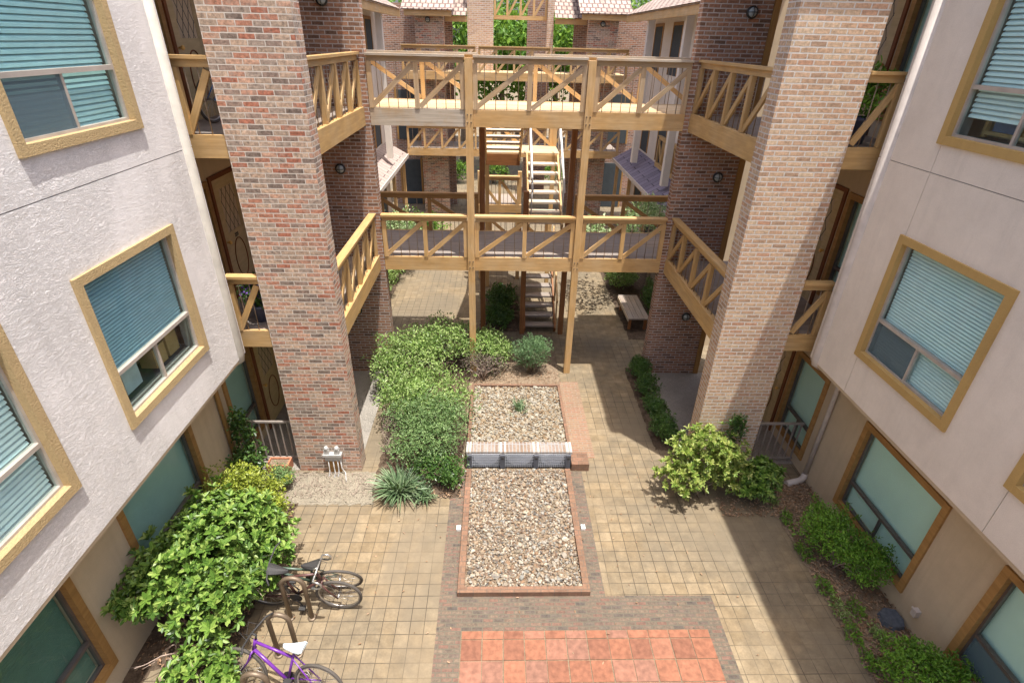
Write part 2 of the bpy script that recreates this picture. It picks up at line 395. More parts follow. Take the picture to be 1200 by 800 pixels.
M['rooftile'] = m_brick('pale_roof_tile', .22, .3, [(0, (0.331, 0.259, 0.216)), (1, (0.432, 0.360, 0.310))], (0.180, 0.122, 0.108), mw=.03, bump=.04, var=.25)
M['purple'] = m_plain('purple_bike_paint', (0.136, 0.031, 0.260), .3)
M['green_b'] = m_plain('grey_green_bike_paint', (0.070, 0.105, 0.077), .4)
M['maroon'] = m_plain('faded_maroon_paint', (0.096, 0.042, 0.036), .45)
M['blue'] = m_plain('blue_paint', (.05, .22, .55), .4)
M['white'] = m_plain('white_plastic', (.74, .74, .71), .4)
M['saddle_w'] = m_plain('white_vinyl_with_blue', (.66, .76, .80), .4, 0, .22, 18)
M['card'] = m_plain('brown_cardboard', (.42, .26, .10), .8)
M['sheet'] = m_plain('pale_paper', (.52, .6, .62), .8)
M['cush'] = m_plain('blue_cushion', (.20, .28, .50), .8)
M['grille_bg'] = m_plain('weir_backing', (.08, .085, .10), .8)
M['grille'] = m_plain('blue_grey_grille', (.50, .53, .58), .5, .3)
M['coping_w'] = m_plain('limewashed_brick', (0.395, 0.370, 0.332), .9)
M['meter'] = m_plain('grey_meter_housing', (.46, .45, .43), .5, .2)
M['pot'] = m_plain('dark_glazed_pot', (.09, .10, .16), .3)

G = lambda *c: [(i/(len(c)-1), x) for i, x in enumerate(c)]
M['lf_pit'] = m_leaf('glossy_broad_leaf', G((.045, .095, .018), (.10, .19, .03), (.18, .29, .05), (.30, .39, .10)), .2, .42, (.16, .30, .04))
M['lf_box'] = m_leaf('yellow_green_small_leaf', G((.15, .19, .02), (.26, .31, .04), (.37, .40, .06)), .3, .45)
M['lf_mid'] = m_leaf('mid_green_leaf', G((.10, .18, .045), (.20, .31, .075), (.30, .42, .13), (.40, .48, .20)), .3, .45)
M['lf_grey'] = m_leaf('grey_green_leaf', G((.09, .165, .06), (.18, .285, .105), (.29, .39, .17)), .3, .5)
M['lf_blue'] = m_leaf('blue_green_leaf', G((.07, .13, .06), (.15, .26, .12), (.24, .36, .18)), .3, .5)
M['lf_dark'] = m_leaf('dark_green_leaf', G((.03, .075, .02), (.065, .135, .03), (.12, .21, .05)), .25, .35)
M['lf_cream'] = m_leaf('variegated_leaf', G((.11, .20, .03), (.25, .32, .06), (.44, .46, .14), (.17, .28, .05)), .3, .4)
M['lf_nan'] = m_leaf('bright_fern_leaf', G((.07, .16, .018), (.14, .30, .03), (.24, .42, .06)), .35, .45)
M['lf_bare'] = m_leaf('purplish_dying_leaf', G((.11, .08, .075), (.20, .15, .13), (.20, .22, .10)), .15, .7, (.2, .12, .1))
M['lf_lir'] = m_leaf('grey_green_blade', G((.06, .11, .05), (.13, .20, .10), (.26, .33, .19)), .2, .45)
M['lf_far'] = m_leaf('tree_leaf', G((.05, .12, .015), (.12, .25, .03), (.22, .36, .05)), .35, .5)
M['lf_var'] = m_leaf('pale_variegated_leaf', G((.16, .26, .10), (.34, .44, .22), (.52, .58, .36)), .3, .5)
M['fl_pur'] = m_leaf('purple_petal', G((.12, .05, .3), (.25, .12, .5)), .2, .6, (.3, .1, .5))

# ------------------------------------------------------------------ foliage
def leaf_arrays(pos, ax, nr, L, W, fold=.25, curl=.15):
    """six-point folded leaves: pos, axis, normal (n,3)"""
    ax = ax/np.linalg.norm(ax, axis=1, keepdims=True)
    nr = nr-ax*(nr*ax).sum(1, keepdims=True); nr /= np.linalg.norm(nr, axis=1, keepdims=True)+1e-9
    sd = np.cross(ax, nr); L = L[:, None]; W = W[:, None]
    b = pos; t = pos+ax*L-nr*L*curl
    l1 = pos+ax*L*.33+sd*W*.48+nr*W*fold; l2 = pos+ax*L*.76+sd*W*.43+nr*(W*fold*.8-L*curl*.4)
    r1 = pos+ax*L*.33-sd*W*.48+nr*W*fold; r2 = pos+ax*L*.76-sd*W*.43+nr*(W*fold*.8-L*curl*.4)
    V = np.stack([b, l1, l2, t, r2, r1], 1).reshape(-1, 3); n = len(pos); i = np.arange(n)[:, None]*6
    F = np.concatenate([i+np.array([[0, 1, 2, 3]]), i+np.array([[0, 3, 4, 5]])], 0)
    return V, F

def unit(g, n):
    d = g.normal(size=(n, 3)); return d/np.linalg.norm(d, axis=1, keepdims=True)

def foliage(name, mat, parent, blobs, n, L, W, seed, ros=1, lump=.38, nl=26, up=.45, org=None, spread=.9, zmin=.03, fill=.3):
    g = np.random.default_rng(seed); tot = sum(b[3]*b[4]+b[3]*b[5] for b in blobs); P = []; D = []
    for (cx, cy, cz, rx, ry, rz) in blobs:
        k = max(20, int(n*(rx*ry+rx*rz)/tot)); c = np.array([cx, cy, cz]); r = np.array([rx, ry, rz])
        ld = unit(g, nl); ld[:, 2] = np.where(ld[:, 2] < -.35, -ld[:, 2], ld[:, 2])
        lc = ld*(1-lump*.75)*g.uniform(.72, 1.18, (nl, 1)); lr = lump*g.uniform(.7, 1.25, nl)
        kin = int(k*fill); idx = g.integers(0, nl, k-kin); d = unit(g, k-kin)
        p1 = lc[idx]+d*(lr[idx]*g.uniform(.55, 1., k-kin)**.5)[:, None]
        p2 = unit(g, kin)*g.uniform(.25, .8, kin)[:, None]**.6
        p = np.concatenate([p1, p2]); dd = np.concatenate([d, unit(g, kin)])
        ks = max(4, k//12); sd_ = unit(g, 9); sd_[:, 2] = abs(sd_[:, 2])*.9+.15; sd_ /= np.linalg.norm(sd_, axis=1, keepdims=True)
        ii = g.integers(0, 9, ks); ps = sd_[ii]*g.uniform(.75, 1.28, (ks, 1))+g.normal(0, .05, (ks, 3)); p = np.concatenate([p, ps]); dd = np.concatenate([dd, unit(g, ks)])
        P.append(c+p*r); D.append(p*.6+dd*.6)
    P = np.concatenate(P); D = np.concatenate(D); ok = P[:, 2] > zmin; P = P[ok]; D = D[ok]; D[:, 2] += up
    D /= np.linalg.norm(D, axis=1, keepdims=True)
    if ros > 1:
        n0 = len(P); P = np.repeat(P, ros, 0); D0 = np.repeat(D, ros, 0)
        ref = unit(g, n0); t1 = np.cross(D, ref); t1 /= np.linalg.norm(t1, axis=1, keepdims=True); t2 = np.cross(D, t1)
        an = (np.tile(np.arange(ros)*2.399, n0)+g.uniform(0, .5, n0*ros))[:, None]
        rd = np.repeat(t1, ros, 0)*np.cos(an)+np.repeat(t2, ros, 0)*np.sin(an)
        el = g.uniform(.25, .85, (n0*ros, 1)); A = rd*(1-el*.55)+D0*el; Nn = D0*1.0-rd*.25
        P = P+rd*.004
    else:
        A = D*.55+unit(g, len(P))*spread; Nn = D+unit(g, len(P))*.5; Nn[:, 2] += .35
    m = len(P); V, F = leaf_arrays(P, A, Nn, L*g.uniform(.65, 1.2, m), W*g.uniform(.75, 1.2, m))
    o = org if org is not None else (ORG[parent.name] if parent else (0, 0, 0))
    return np_mesh(name, V, F, mat, parent, o)

def stems(name, mat, parent, base, blobs, n, r, seed, lean=.12):
    g = random.Random(seed); m = MB(); b = Vector(base)
    for i in range(n):
        cx, cy, cz, rx, ry, rz = g.choice(blobs)
        a = g.uniform(0, 6.28); e = Vector((cx+math.cos(a)*rx*.7, cy+math.sin(a)*ry*.7, cz+g.uniform(-.2, .6)*rz))
        s = b+Vector((g.uniform(-1, 1)*lean, g.uniform(-1, 1)*lean, 0)); mid = s.lerp(e, .5)+Vector((g.uniform(-.1, .1), g.uniform(-.1, .1), .08))
        m.tube([s, s.lerp(mid, .5)+Vector((0, 0, .05)), mid, mid.lerp(e, .5), e], [r, r*.85, r*.65, r*.45, r*.2], 6)
        for q in range(3):
            st = mid.lerp(e, g.random()); m.tube([st, st+Vector((g.uniform(-.2, .2), g.uniform(-.2, .2), g.uniform(.02, .22)))], [r*.35, r*.12], 5)
    return m.build(name, mat, parent)

def shrub(label, base, blobs, n, mat, L, W, seed, ros=1, ns=8, sr=.014, cat='shrub', group=None, name='shrub', barkm='bark', **kw):
    e = E(name, base, label, cat, group)
    foliage('foliage', M[mat], e, blobs, n, L, W, seed, ros, **kw)
    stems('stem', M[barkm], e, base, blobs, ns, sr, seed)
    return e

def tree(label, base, h, blobs, n, mat, L, W, seed, r=.16, group=None, nm='tree', zm=2.):
    e = E(nm, base, label, 'tree', group); m = MB(); g = random.Random(seed); b = Vector(base)
    top = b+Vector((g.uniform(-.3, .3), g.uniform(-.3, .3), h*.6))
    pts = [b, b.lerp(top, .35)+Vector((.08, .05, 0)), b.lerp(top, .7), top]
    m.tube(pts, [r*1.3, r, r*.8, r*.5], 10)
    for bl in blobs:
        c = Vector(bl[:3]); s = b.lerp(top, g.uniform(.5, .95)); md = s.lerp(c, .5)+Vector((0, 0, .2))
        m.tube([s, md, c], [r*.45, r*.3, r*.1], 7)
        for q in range(4):
            ee = c+Vector((g.uniform(-1, 1)*bl[3], g.uniform(-1, 1)*bl[4], g.uniform(-.3, .8)*bl[5]))*.75
            m.tube([md.lerp(c, g.random()), ee], [r*.15, r*.05], 5)
    m.build('trunk', M['bark'], e)
    foliage('crown', M[mat], e, blobs, n, L, W, seed, zmin=zm, nl=34, lump=.3, fill=.35)
    return e

# ------------------------------------------------------------------ setting: ground
def sheet(name, rects, z, mat, kind='structure'):
    m = MB()
    for (x0, x1, y0, y1) in rects: m.face([(x0, y0, z), (x1, y0, z), (x1, y1, z), (x0, y1, z)], n=(0, 0, 1))
    o = m.build(name, mat); o['kind'] = kind; return o
sheet('ground', [(-60, 60, -30, 110)], 0, M['paver'])
sheet('brick_border', [(-.8, -.541, 2, 7.7), (-.541, 3.25, 4.525, 5.05), (1.431, 1.66, 5.05, 7.69), (3.025, 3.25, 2, 4.525), (-.541, -.45, 2, 4.525)], .004, M['pave_brick'])
sheet('brick_apron', [(1.46, 1.98, 8.06, 10.75)], .008, M['apron'])
def mound(name, x0, x1, y0, y1, h, mat, seed, nx=30, ny=50):
    g = np.random.default_rng(seed); xs = np.linspace(x0, x1, nx); ys = np.linspace(y0, y1, ny); X, Y = np.meshgrid(xs, ys)
    ex = np.minimum(np.minimum((X-x0)/.15, (x1-X)/.15), np.minimum((Y-y0)/.15, (y1-Y)/.15)).clip(0, 1)
    Z = .005+h*ex*(.5+.25*np.sin(X*7+seed)*np.cos(Y*5)+.35*g.random(X.shape))
    jx = (g.random(X.shape)-.5)*.06*(1-ex); V = np.stack([X+jx, Y+jx, Z], -1).reshape(-1, 3)
    i = np.arange(ny-1)[:, None]*nx+np.arange(nx-1)[None]; i = i.ravel()[:, None]
    F = i+np.array([[0, 1, nx+1, nx]])
    o = np_mesh(name, V, F, mat, smooth=True); o['kind'] = 'structure'; return o
mound('planting_bed', 4.95, 5.9, 1.5, 7.45, .05, M['soil'], 1)
mound('planting_bed', -4.7, -3.45, 4.05, 6.9, .05, M['mulch'], 2)
mound('planting_bed', -4.7, -4.42, 2.0, 4.04, .04, M['mulch'], 12, 12, 30)
mound('planting_bed', -2.25, -.62, 7.0, 12.2, .05, M['mulch'], 3)
mound('planting_bed', -.62, 1.55, 10.2, 12.5, .04, M['soil'], 4)
mound('planting_bed', 3.25, 3.66, 8.3, 11.4, .04, M['mulch'], 5)
mound('bare_dirt', -3.75, -2.15, 6.85, 7.66, .02, M['dust'], 6)
mound('planting_bed', -4.6, -3.3, 13.6, 19, .06, M['mulch'], 7)
mound('planting_bed', 3.7, 5.4, 12.9, 20, .06, M['mulch'], 8)
mound('planting_bed', -.45, .70, 13.3, 15.8, .05, M['mulch'], 9)  # dark mulch added to deepen the shadow beneath the stairs
sheet('entry_slab', [(-4.7, -2.6, 7.72, 11.2), (3.7, 5.9, 7.9, 11.2)], .006, M['concrete'])

# terracotta tiles on grout
sheet('tile_grout', [(-.449, 3.024, 2, 4.524)], .004, M['grout'])
mt = MB()
ty = 4.52; row = 0
while ty > 2.2:
    d = .125 if row == 0 else .29
    for i in range(12):
        x = -.445+i*.289; j = .004*RD.uniform(-1, 1)
        mt.box(x+.007, x+.282+j, ty-d+.007, ty-.006, .002, .013+.002*RD.random())
    ty -= d; row += 1
mt.build('terracotta_tiles', M['terra'])['kind'] = 'structure'

# ------------------------------------------------------------------ railings
def railing(parent, P0, P1, zb, zt, nsub, w=.09, lean=1, mats=None, name='railing', ends=(1, 1), nbal=3, cap=.15, capmat=None):
    """timber railing from P0 to P1 (xy): cap, sub rail, posts, one diagonal brace per sub-bay, thin rods"""
    mw = mats or M['wood_o']; P0 = Vector((*P0, 0)); P1 = Vector((*P1, 0)); u = (P1-P0); L = u.length; u.normalize()
    r = E(name, (P0+P1)/2+Vector((0, 0, zb)), parent=parent); up = Vector((0, 0, 1))
    at = lambda t, z: P0+u*t+up*z
    m = MB(); m.bar(at(0, zt-.02), at(L, zt-.02), cap, .04); m.build('handrail', capmat or mw, r)
    m = MB(); m.bar(at(.01, zt-.088), at(L-.01, zt-.088), .045, .095); m.build('top_rail', mw, r)
    st = L/nsub; pw = .085
    for k in range(nsub+1):
        if (k == 0 and not ends[0]) or (k == nsub and not ends[1]): continue
        t = min(max(k*st, pw/2), L-pw/2)
        m = MB(); m.bar(at(t, zb+.002), at(t, zt-.137), .075, pw, up=u); m.build('post', mw, r)
    for k in range(nsub):
        a = k*st+pw*.6; b = (k+1)*st-pw*.6
        if lean < 0: a, b = b, a
        sgn = 1 if b > a else -1
        m = MB(); m.bar(at(a, zb+.035), at(b, zt-.17), .04, .09, up=(0, 0, 1)); m.build('brace', mw, r)
    for k in range(nsub):
        for q in range(1, nbal+1):
            t = k*st+st*q/(nbal+1)
            m = MB(); m.tube([at(t, zb), at(t, zt-.13)], .0075, 5); m.build('baluster', M['wire'], r)
    return r

# ------------------------------------------------------------------ windows and doors (local coordinates, o = outward sign along x)
def make_window(parent, o, org, kind, H=1.80, Wd=1.80, frame='st_och', blind='blind', slat=.045, tilt=.5, cover=0., screen=None, sash='metal', shade=None, railz=.60):
    """origin at the wall face, lower-Y lower corner"""
    e = E('window', org, parent=parent); xl = lambda d: -o*d; fr = .097
    m = MB()
    m.box(xl(-.035), xl(.10), 0, fr, 0, H); m.box(xl(-.035), xl(.10), Wd-fr, Wd, 0, H)
    m.box(xl(-.033), xl(.10), fr, Wd-fr, 0, fr); m.box(xl(-.033), xl(.10), fr, Wd-fr, H-fr, H)
    m.build('frame', M[frame], e, True)
    m = MB(); s0, s1, z0, z1 = fr, Wd-fr, fr, H-fr
    m.box(xl(.04), xl(.095), s0, s0+.028, z0, z1); m.box(xl(.04), xl(.095), s1-.028, s1, z0, z1)
    m.box(xl(.04), xl(.095), s0+.028, s1-.028, z0, z0+.028); m.box(xl(.04), xl(.095), s0+.028, s1-.028, z1-.028, z1)
    m.build('sash', M[sash], e, True)
    m = MB(); m.box(xl(.03), xl(.095), s0+.028, s1-.028, railz, railz+.045); m.build('meeting_rail', M[sash], e, True)
    m = MB(); m.box(xl(.045), xl(.093), Wd/2-.016, Wd/2+.016, z0+.028, railz); m.build('mullion', M[sash], e, True)
    m = MB(); m.box(xl(.070), xl(.074), s0+.028, s1-.028, railz+.045, z1-.028); m.build('pane', M['glass'], e, True)
    m = MB(); m.box(xl(.070), xl(.074), s0+.028, s1-.028, z0+.028, railz); m.build('pane', M['glass'], e, True)
    if screen is not None:
        a, b = (s0+.03, Wd/2-.018) if screen == 0 else (Wd/2+.018, s1-.03)
        m = MB(); m.box(xl(.05), xl(.053), a, b, z0+.03, railz-.002); m.build('insect_screen', M['screen'], e, True)
    if shade:
        m = MB(); m.box(xl(.13), xl(.135), s0, (s0+s1)/2-.005, z0, z1); m.box(xl(.1365), xl(.1415), (s0+s1)/2-.02, s1, z0, z1); m.build('roller_shade', M[shade], e, True)
    else:
        m = MB(); z = z1-.03; zlow = z0+cover; i = 0
        while z > zlow:
            jz = RD.uniform(-.003, .003); hw = slat*.5
            dx = hw*math.cos(tilt); dz = hw*math.sin(tilt)
            th = .0012; ya, yb = s0+.03, s1-.03; cx = -math.sin(tilt)*slat*.16; cz = math.cos(tilt)*slat*.16
            prof = [(.135-dx, z-dz+jz), (.135+cx*.9-dx*.2, z+jz+cz*.9-dz*.2), (.135+dx, z+dz+jz)]
            for (d0, e0), (d1, e1) in zip(prof[:-1], prof[1:]):
                m.face([(xl(d0), ya, e0), (xl(d0), yb, e0), (xl(d1), yb, e1), (xl(d1), ya, e1)])
                m.face([(xl(d0), ya, e0-th), (xl(d0), yb, e0-th), (xl(d1), yb, e1-th), (xl(d1), ya, e1-th)])
            z -= slat*.86; i += 1
        m.build('blind', M[blind], e, True)
    m = MB(); d = .9 if not shade else .3
    m.face([(xl(d), s0-.2, z0-.1), (xl(d), s1+.2, z0-.1), (xl(d), s1+.2, z1+.1), (xl(d), s0-.2, z1+.1)])
    m.face([(xl(.24), s0-.1, z0-.02), (xl(.24), s1+.1, z0-.02), (xl(d), s1+.1, z0-.02), (xl(d), s0-.1, z0-.02)])
    m.face([(xl(.24), s0-.1, z1+.02), (xl(.24), s1+.1, z1+.02), (xl(d), s1+.1, z1+.02), (xl(d), s0-.1, z1+.02)])
    m.build('room_lining', M['dark_in'], e, True)
    return e

def text_mesh(name, txt, size, mat, parent, loc, rot, depth=.004):
    cu = bpy.data.curves.new(name, 'FONT'); cu.body = txt; cu.size = size; cu.extrude = depth; cu.align_x = 'CENTER'
    t = bpy.data.objects.new('tmp', cu); COL.objects.link(t); dg = bpy.context.evaluated_depsgraph_get()
    me = bpy.data.meshes.new_from_object(t.evaluated_get(dg)); bpy.data.objects.remove(t)
    o = bpy.data.objects.new(name, me); COL.objects.link(o); me.materials.clear(); me.materials.append(mat)
    o.parent = parent; o.location = loc; o.rotation_euler = rot; ORG[o.name] = Vector((0, 0, 0))
    return o

def make_door(parent, o, org, number=None, mat='door'):
    e = E('door', org, parent=parent); xl = lambda d: -o*d; W = .94; H = 2.06
    m = MB(); m.box(xl(-.03), xl(.05), 0, .075, 0, H+.07, g=True); m.box(xl(-.03), xl(.05), W+.075, W+.15, 0, H+.07, g=True); m.box(xl(-.028), xl(.05), .075, W+.075, H, H+.07, g=True)
    m.build('door_frame', M['dark_trim'], e, True)
    m = MB(); y0, y1 = .08, W+.07; g0, g1, gz0, gz1 = y0+.2, y1-.2, 1.12, 1.88
    m.box(xl(-.006), xl(.04), y0, g0, .01, H-.004); m.box(xl(-.006), xl(.04), g1, y1, .01, H-.004)
    m.box(xl(-.006), xl(.04), g0, g1, .01, gz0); m.box(xl(-.006), xl(.04), g0, g1, gz1, H-.004)
    m.build('door_leaf', M[mat], e, True)
    m = MB(); m.box(xl(.012), xl(.02), g0, g1, gz0, gz1); m.build('door_glass', M['glass'], e, True)
    m = MB(); m.box(xl(.034), xl(.038), g0, g1, gz0, gz1); m.build('reflection_panel', M['white'], e, True)  # pale panel put in for the bright reflection on the glass
    m = MB()
    for k in range(-3, 4):
        for sg in (1, -1):
            yc = (g0+g1)/2+k*.16; z0 = gz0; z1 = gz1; ya = yc-sg*.19; yb = yc+sg*.19
            pts = []
            for t in np.linspace(0, 1, 20):
                y = ya+(yb-ya)*t
                if g0 <= y <= g1: pts.append((xl(.008), y, z0+(z1-z0)*t))
            if len(pts) > 2: m.bar(pts[0], pts[-1], .018, .014)
    m.build('lattice', M['lamp_b'], e, True)
    m = MB(); pts = [(xl(-.012), (g0+g1)/2+math.cos(a)*.22, .60+math.sin(a)*.36) for a in np.linspace(0, 2*math.pi, 28, endpoint=False)]
    m.tube(pts, .010, 6, closed=True); m.build('oval_moulding', M['dark_trim'], e, True)
    m = MB(); m.lathe((xl(-.01), y0+.07, 1.0), [(.012, 0), (.014, .03), (.032, .04), (.034, .065), (.02, .08)], 12, (o, 0, 0)); m.build('knob', M['gold'], e, True)
    if number:
        text_mesh('house_number', number, .095, M['lamp_b'], e, (xl(-.012), (g0+g1)/2, .995), (rad(90), 0, rad(90)*o))
    return e

def wall_lamp(parent, pos, gl='lamp_g'):
    """round bulkhead lamp facing -y"""
    e = E('wall_lamp', pos, parent=parent); p = Vector((0, 0, 0))
    m = MB(); m.lathe(p, [(.085, .002), (.085, .03), (.10, .035), (.105, .07), (.085, .085), (.06, .088)], 20, (0, -1, 0)); m.build('lamp_housing', M['lamp_b'], e, True)
    m = MB(); m.lathe(p+Vector((0, -.075, 0)), [(.078, 0), (.072, .03), (.05, .055), (.02, .066), (0.001, .068)], 20, (0, -1, 0)); m.build('lamp_glass', M[gl], e, True)
    m = MB()
    for a in (0, 1.5708):
        m.tube([p+Vector((math.cos(a)*math.sin(t)*.082, -.08-.072*math.cos(t), math.sin(a)*math.sin(t)*.082)) for t in np.linspace(-1.5, 1.5, 9)], .006, 5)
    m.build('guard', M['lamp_b'], e, True)
    return e

# ------------------------------------------------------------------ near apartment buildings
WIN_Y = [4.82, 2.16, -.50]
def grid_panel(m, xa, xb, y0, y1, z0, z1, holes):
    ys = sorted({y0, y1, *[min(max(v, y0), y1) for h in holes for v in h[:2]]}); zs = sorted({z0, z1, *[min(max(v, z0), z1) for h in holes for v in h[2:]]})
    inh = lambda y, z: any(h[0] < y < h[1] and h[2] < z < h[3] for h in holes)
    ny, nz = len(ys)-1, len(zs)-1
    S = [[not inh((ys[i]+ys[i+1])/2, (zs[j]+zs[j+1])/2) for j in range(nz)] for i in range(ny)]
    sx = 1 if xb > xa else -1
    for i in range(ny):
        for j in range(nz):
            if not S[i][j]: continue
            a, b, c, d = ys[i], ys[i+1], zs[j], zs[j+1]
            m.face([(xa, a, c), (xa, b, c), (xa, b, d), (xa, a, d)], n=(-sx, 0, 0)); m.face([(xb, a, c), (xb, b, c), (xb, b, d), (xb, a, d)], n=(sx, 0, 0))
            if i == 0 or not S[i-1][j]: m.face([(xa, a, c), (xb, a, c), (xb, a, d), (xa, a, d)], n=(0, -1, 0))
            if i == ny-1 or not S[i+1][j]: m.face([(xa, b, c), (xb, b, c), (xb, b, d), (xa, b, d)], n=(0, 1, 0))
            if j == 0 or not S[i][j-1]: m.face([(xa, a, c), (xa, b, c), (xb, b, c), (xb, a, c)], n=(0, 0, -1))
            if j == nz-1 or not S[i][j+1]: m.face([(xa, a, d), (xa, b, d), (xb, b, d), (xb, a, d)], n=(0, 0, 1))

TOP = 8.9
def building(s, label):
    X = lambda d: .6+s*d
    o = -s; left = s < 0
    root = E('apartment_building', (X(5.3), 5, 0), label, 'building')
    ins = .092; wz2, wz3, wz1 = 3.30, 6.22, .35
    st = M['st_rough'] if left else M['st_smooth']; frm = 'st_och' if left else 'st_och2'
    h2 = [(y+ins, y+1.80-ins, wz2+ins, wz2+1.80-ins) for y in WIN_Y]; h3 = [(y+ins, y+1.80-ins, wz3+ins, wz3+1.80-ins) for y in WIN_Y]
    zb = 2.67; gz = 5.85 if left else 5.89
    # upper wall: backing plus surface panels separated by joints
    m = MB(); grid_panel(m, X(4.684), X(4.9), -3, 7.578, zb+.003, TOP, h2+h3); m.build('wall_backing', M['groove'], root)
    if left: parts = [(-3, 7.58, zb, gz-.006), (-3, 7.58, gz+.006, TOP+.01)]
    else:
        parts = []
        for (a, b) in ((-3, 3.908), (3.916, 6.566), (6.574, 7.58)):
            parts += [(a, b, zb, gz-.005)]
        parts += [(-3, 6.566, gz+.005, TOP+.01), (6.574, 7.58, gz+.005, TOP+.01)]
    for (a, b, c, d) in parts:
        m = MB(); grid_panel(m, X(4.67), X(4.684), a, b, c, d, h2+h3); m.build('wall_panel', st, root)
    m = MB(); m.box(X(4.901), X(5.3), 7.40, 7.58, zb, TOP); m.build('end_wall', st, root)
    m = MB(); m.box(X(4.686), X(5.5), -3, 7.57, zb-.06, zb+.002); m.build('soffit', M['st_tan'], root)
    # lower and recess wall
    holes1 = [(y+ins, y+1.80-ins, wz1+ins, wz1+1.72-ins) for y in WIN_Y]
    rec = [(7.72+ins, 8.86-ins, z+.25+ins, z+2.1-ins) for z in (.0, 3.0, 5.97)]
    m = MB(); grid_panel(m, X(5.3), X(5.5), -3, 11.2, 0, TOP, holes1+rec)
    m.build('lower_wall', M['st_tan'], root)
    # windows
    def wins(org0, ys, **kw):
        w = None
        for i, y in enumerate(ys):
            loc = Vector((org0[0], y, org0[2]))
            if w is None: w = make_window(root, o, loc, 0, **kw)
            else: copy_tree(w, root, loc-ORG[root.name])
    if left:
        make_window(root, o, Vector((X(4.67), WIN_Y[0], wz2)), 0, frame=frm, blind='blind_b', slat=.046, tilt=.95, cover=.5, screen=None)
        wins((X(4.67), 0, wz2), WIN_Y[1:], frame=frm, blind='blind', slat=.065, tilt=.85, screen=None)
        wins((X(4.67), 0, wz3), WIN_Y, frame=frm, blind='blind_t', slat=.06, tilt=1.12, screen=0)
        make_window(root, o, Vector((X(5.3), WIN_Y[0], wz1)), 0, H=1.72, frame='trim', shade='shade_l', sash='metal_d', railz=.52)
        wins((X(5.3), 0, wz1), WIN_Y[1:], H=1.72, frame='trim', blind='blind_g', slat=.03, tilt=1.1, sash='metal_d', railz=.56)
    else:
        wins((X(4.67), 0, wz2), WIN_Y, frame=frm, blind='blind', slat=.05, tilt=.92, screen=1)
        make_window(root, o, Vector((X(4.67), WIN_Y[0], wz3)), 0, frame=frm, blind='blind', slat=.062, tilt=1.0, cover=.2, screen=None)
        wins((X(4.67), 0, wz3), WIN_Y[1:], frame=frm, blind='blind', slat=.062, tilt=1.0)
        make_window(root, o, Vector((X(5.3), WIN_Y[0], wz1)), 0, H=1.72, frame='trim', shade='shade_r', sash='metal_d', railz=.52)
        wins((X(5.3), 0, wz1), WIN_Y[1:], H=1.72, frame='trim', shade='shade_r', sash='metal_d', railz=.56, screen=1)
    for z in (.0, 3.0, 5.97):
        make_window(root, o, Vector((X(5.3), 7.72, z+.25)), 0, H=1.85, Wd=1.14, frame='trim', shade='shade_l' if left else 'shade_r', sash='metal_d', railz=.55)
    for z, num in ((.006, None), (3.0, '221' if left else None), (5.975, None)):
        make_door(root, o, Vector((X(5.3), 8.93, z)), num)
    # downspout at the wall end and its lower run
    m = MB(); pts = [(X(4.685), 7.42, TOP), (X(4.685), 7.42, zb+.08), (X(4.70), 7.42, zb-.03), (X(4.80), 7.43, zb-.10), (X(5.1), 7.44, zb-.13), (X(5.24), 7.45, zb-.2), (X(5.25), 7.44, zb-.4), (X(5.25), 7.44, .16)]
    m.tube(pts[:4], [.08, .08, .075, .07], 14); m.build('downspout', M['pipe_l' if left else 'pipe'], root)
    m = MB(); m.tube(pts[3:], [.06, .05, .045, .04, .04], 10); m.build('downspout', M['pipe'] if not left else M['trim'], root)
    if not left:
        m = MB(); m.tube([(X(5.25), 7.44, .18), (X(5.24), 7.43, .10), (X(5.16), 7.38, .07), (X(4.86), 7.30, .06)], [.05, .06, .06, .06], 12); m.build('drain_elbow', M['pipe'], root)
    # brick pillar and back wall
    m = MB(); m.box(X(3.12), X(4.27), 7.71, 8.04, 0, TOP+.3); m.build('brick_pillar', M['brick' if left else 'brick_pale'], root)
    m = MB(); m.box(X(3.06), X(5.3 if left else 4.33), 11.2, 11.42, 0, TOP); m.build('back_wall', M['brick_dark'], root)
    if not left:
        m = MB(); m.box(X(4.34), X(5.3), 12.6, 12.7, 0, TOP); m.build('passage_wall', M['st_tan'], root)
        for z in (0.01, 2.98, 5.97):
            m = MB(); m.box(X(4.335), X(4.45), 11.17, 11.45, z, z+2.5, g=True); m.build('doorway_trim', M['trim'], root)
    # balconies
    for z in (2.98, 5.97):
        m = MB(); m.box(X(3.27), X(5.299), 7.80, 11.199, z-.28, z-.03); m.build('balcony_slab', M['wood_o'], root)
        m = MB()
        for k in range(24): m.box(X(3.27), X(5.298), 7.80+k*.1416, 7.80+k*.1416+.135, z-.028, z, g=True)
        m.build('balcony_deck', M['deck_g'], root)
        m = MB(); m.box(X(4.275), X(4.80), 7.73, 7.79, z-.29, z+.01, g=True); m.build('fascia_beam', M['wood_o'], root)
        m = MB(); m.box(X(3.16), X(3.265), 8.045, 11.195, z-.30, z+.03, g=True); m.build('fascia_beam', M['wood_o'], root)
        railing(root, (X(3.22), 8.05), (X(3.22), 11.19), z+.03, z+.96, 4, mats=M['wood_o'], lean=1 if left else -1, nbal=3)
        railing(root, (X(4.78), 7.76), (X(4.275), 7.76), z+.01, z+.96, 1, mats=M['wood_o'], lean=1 if left else -1, nbal=2, ends=(1, 0))
    # roof over the balcony side and its eave
    ye = 7.60 if left else 7.50
    m = MB(); m.box(X(3.16), X(5.3), ye, 13.0, TOP+.31, TOP+.45); m.box(X(3.17), X(5.29), ye+.02, 12.9, TOP, TOP+.08) if False else None
    m.build('roof', M['rooftile'], root)
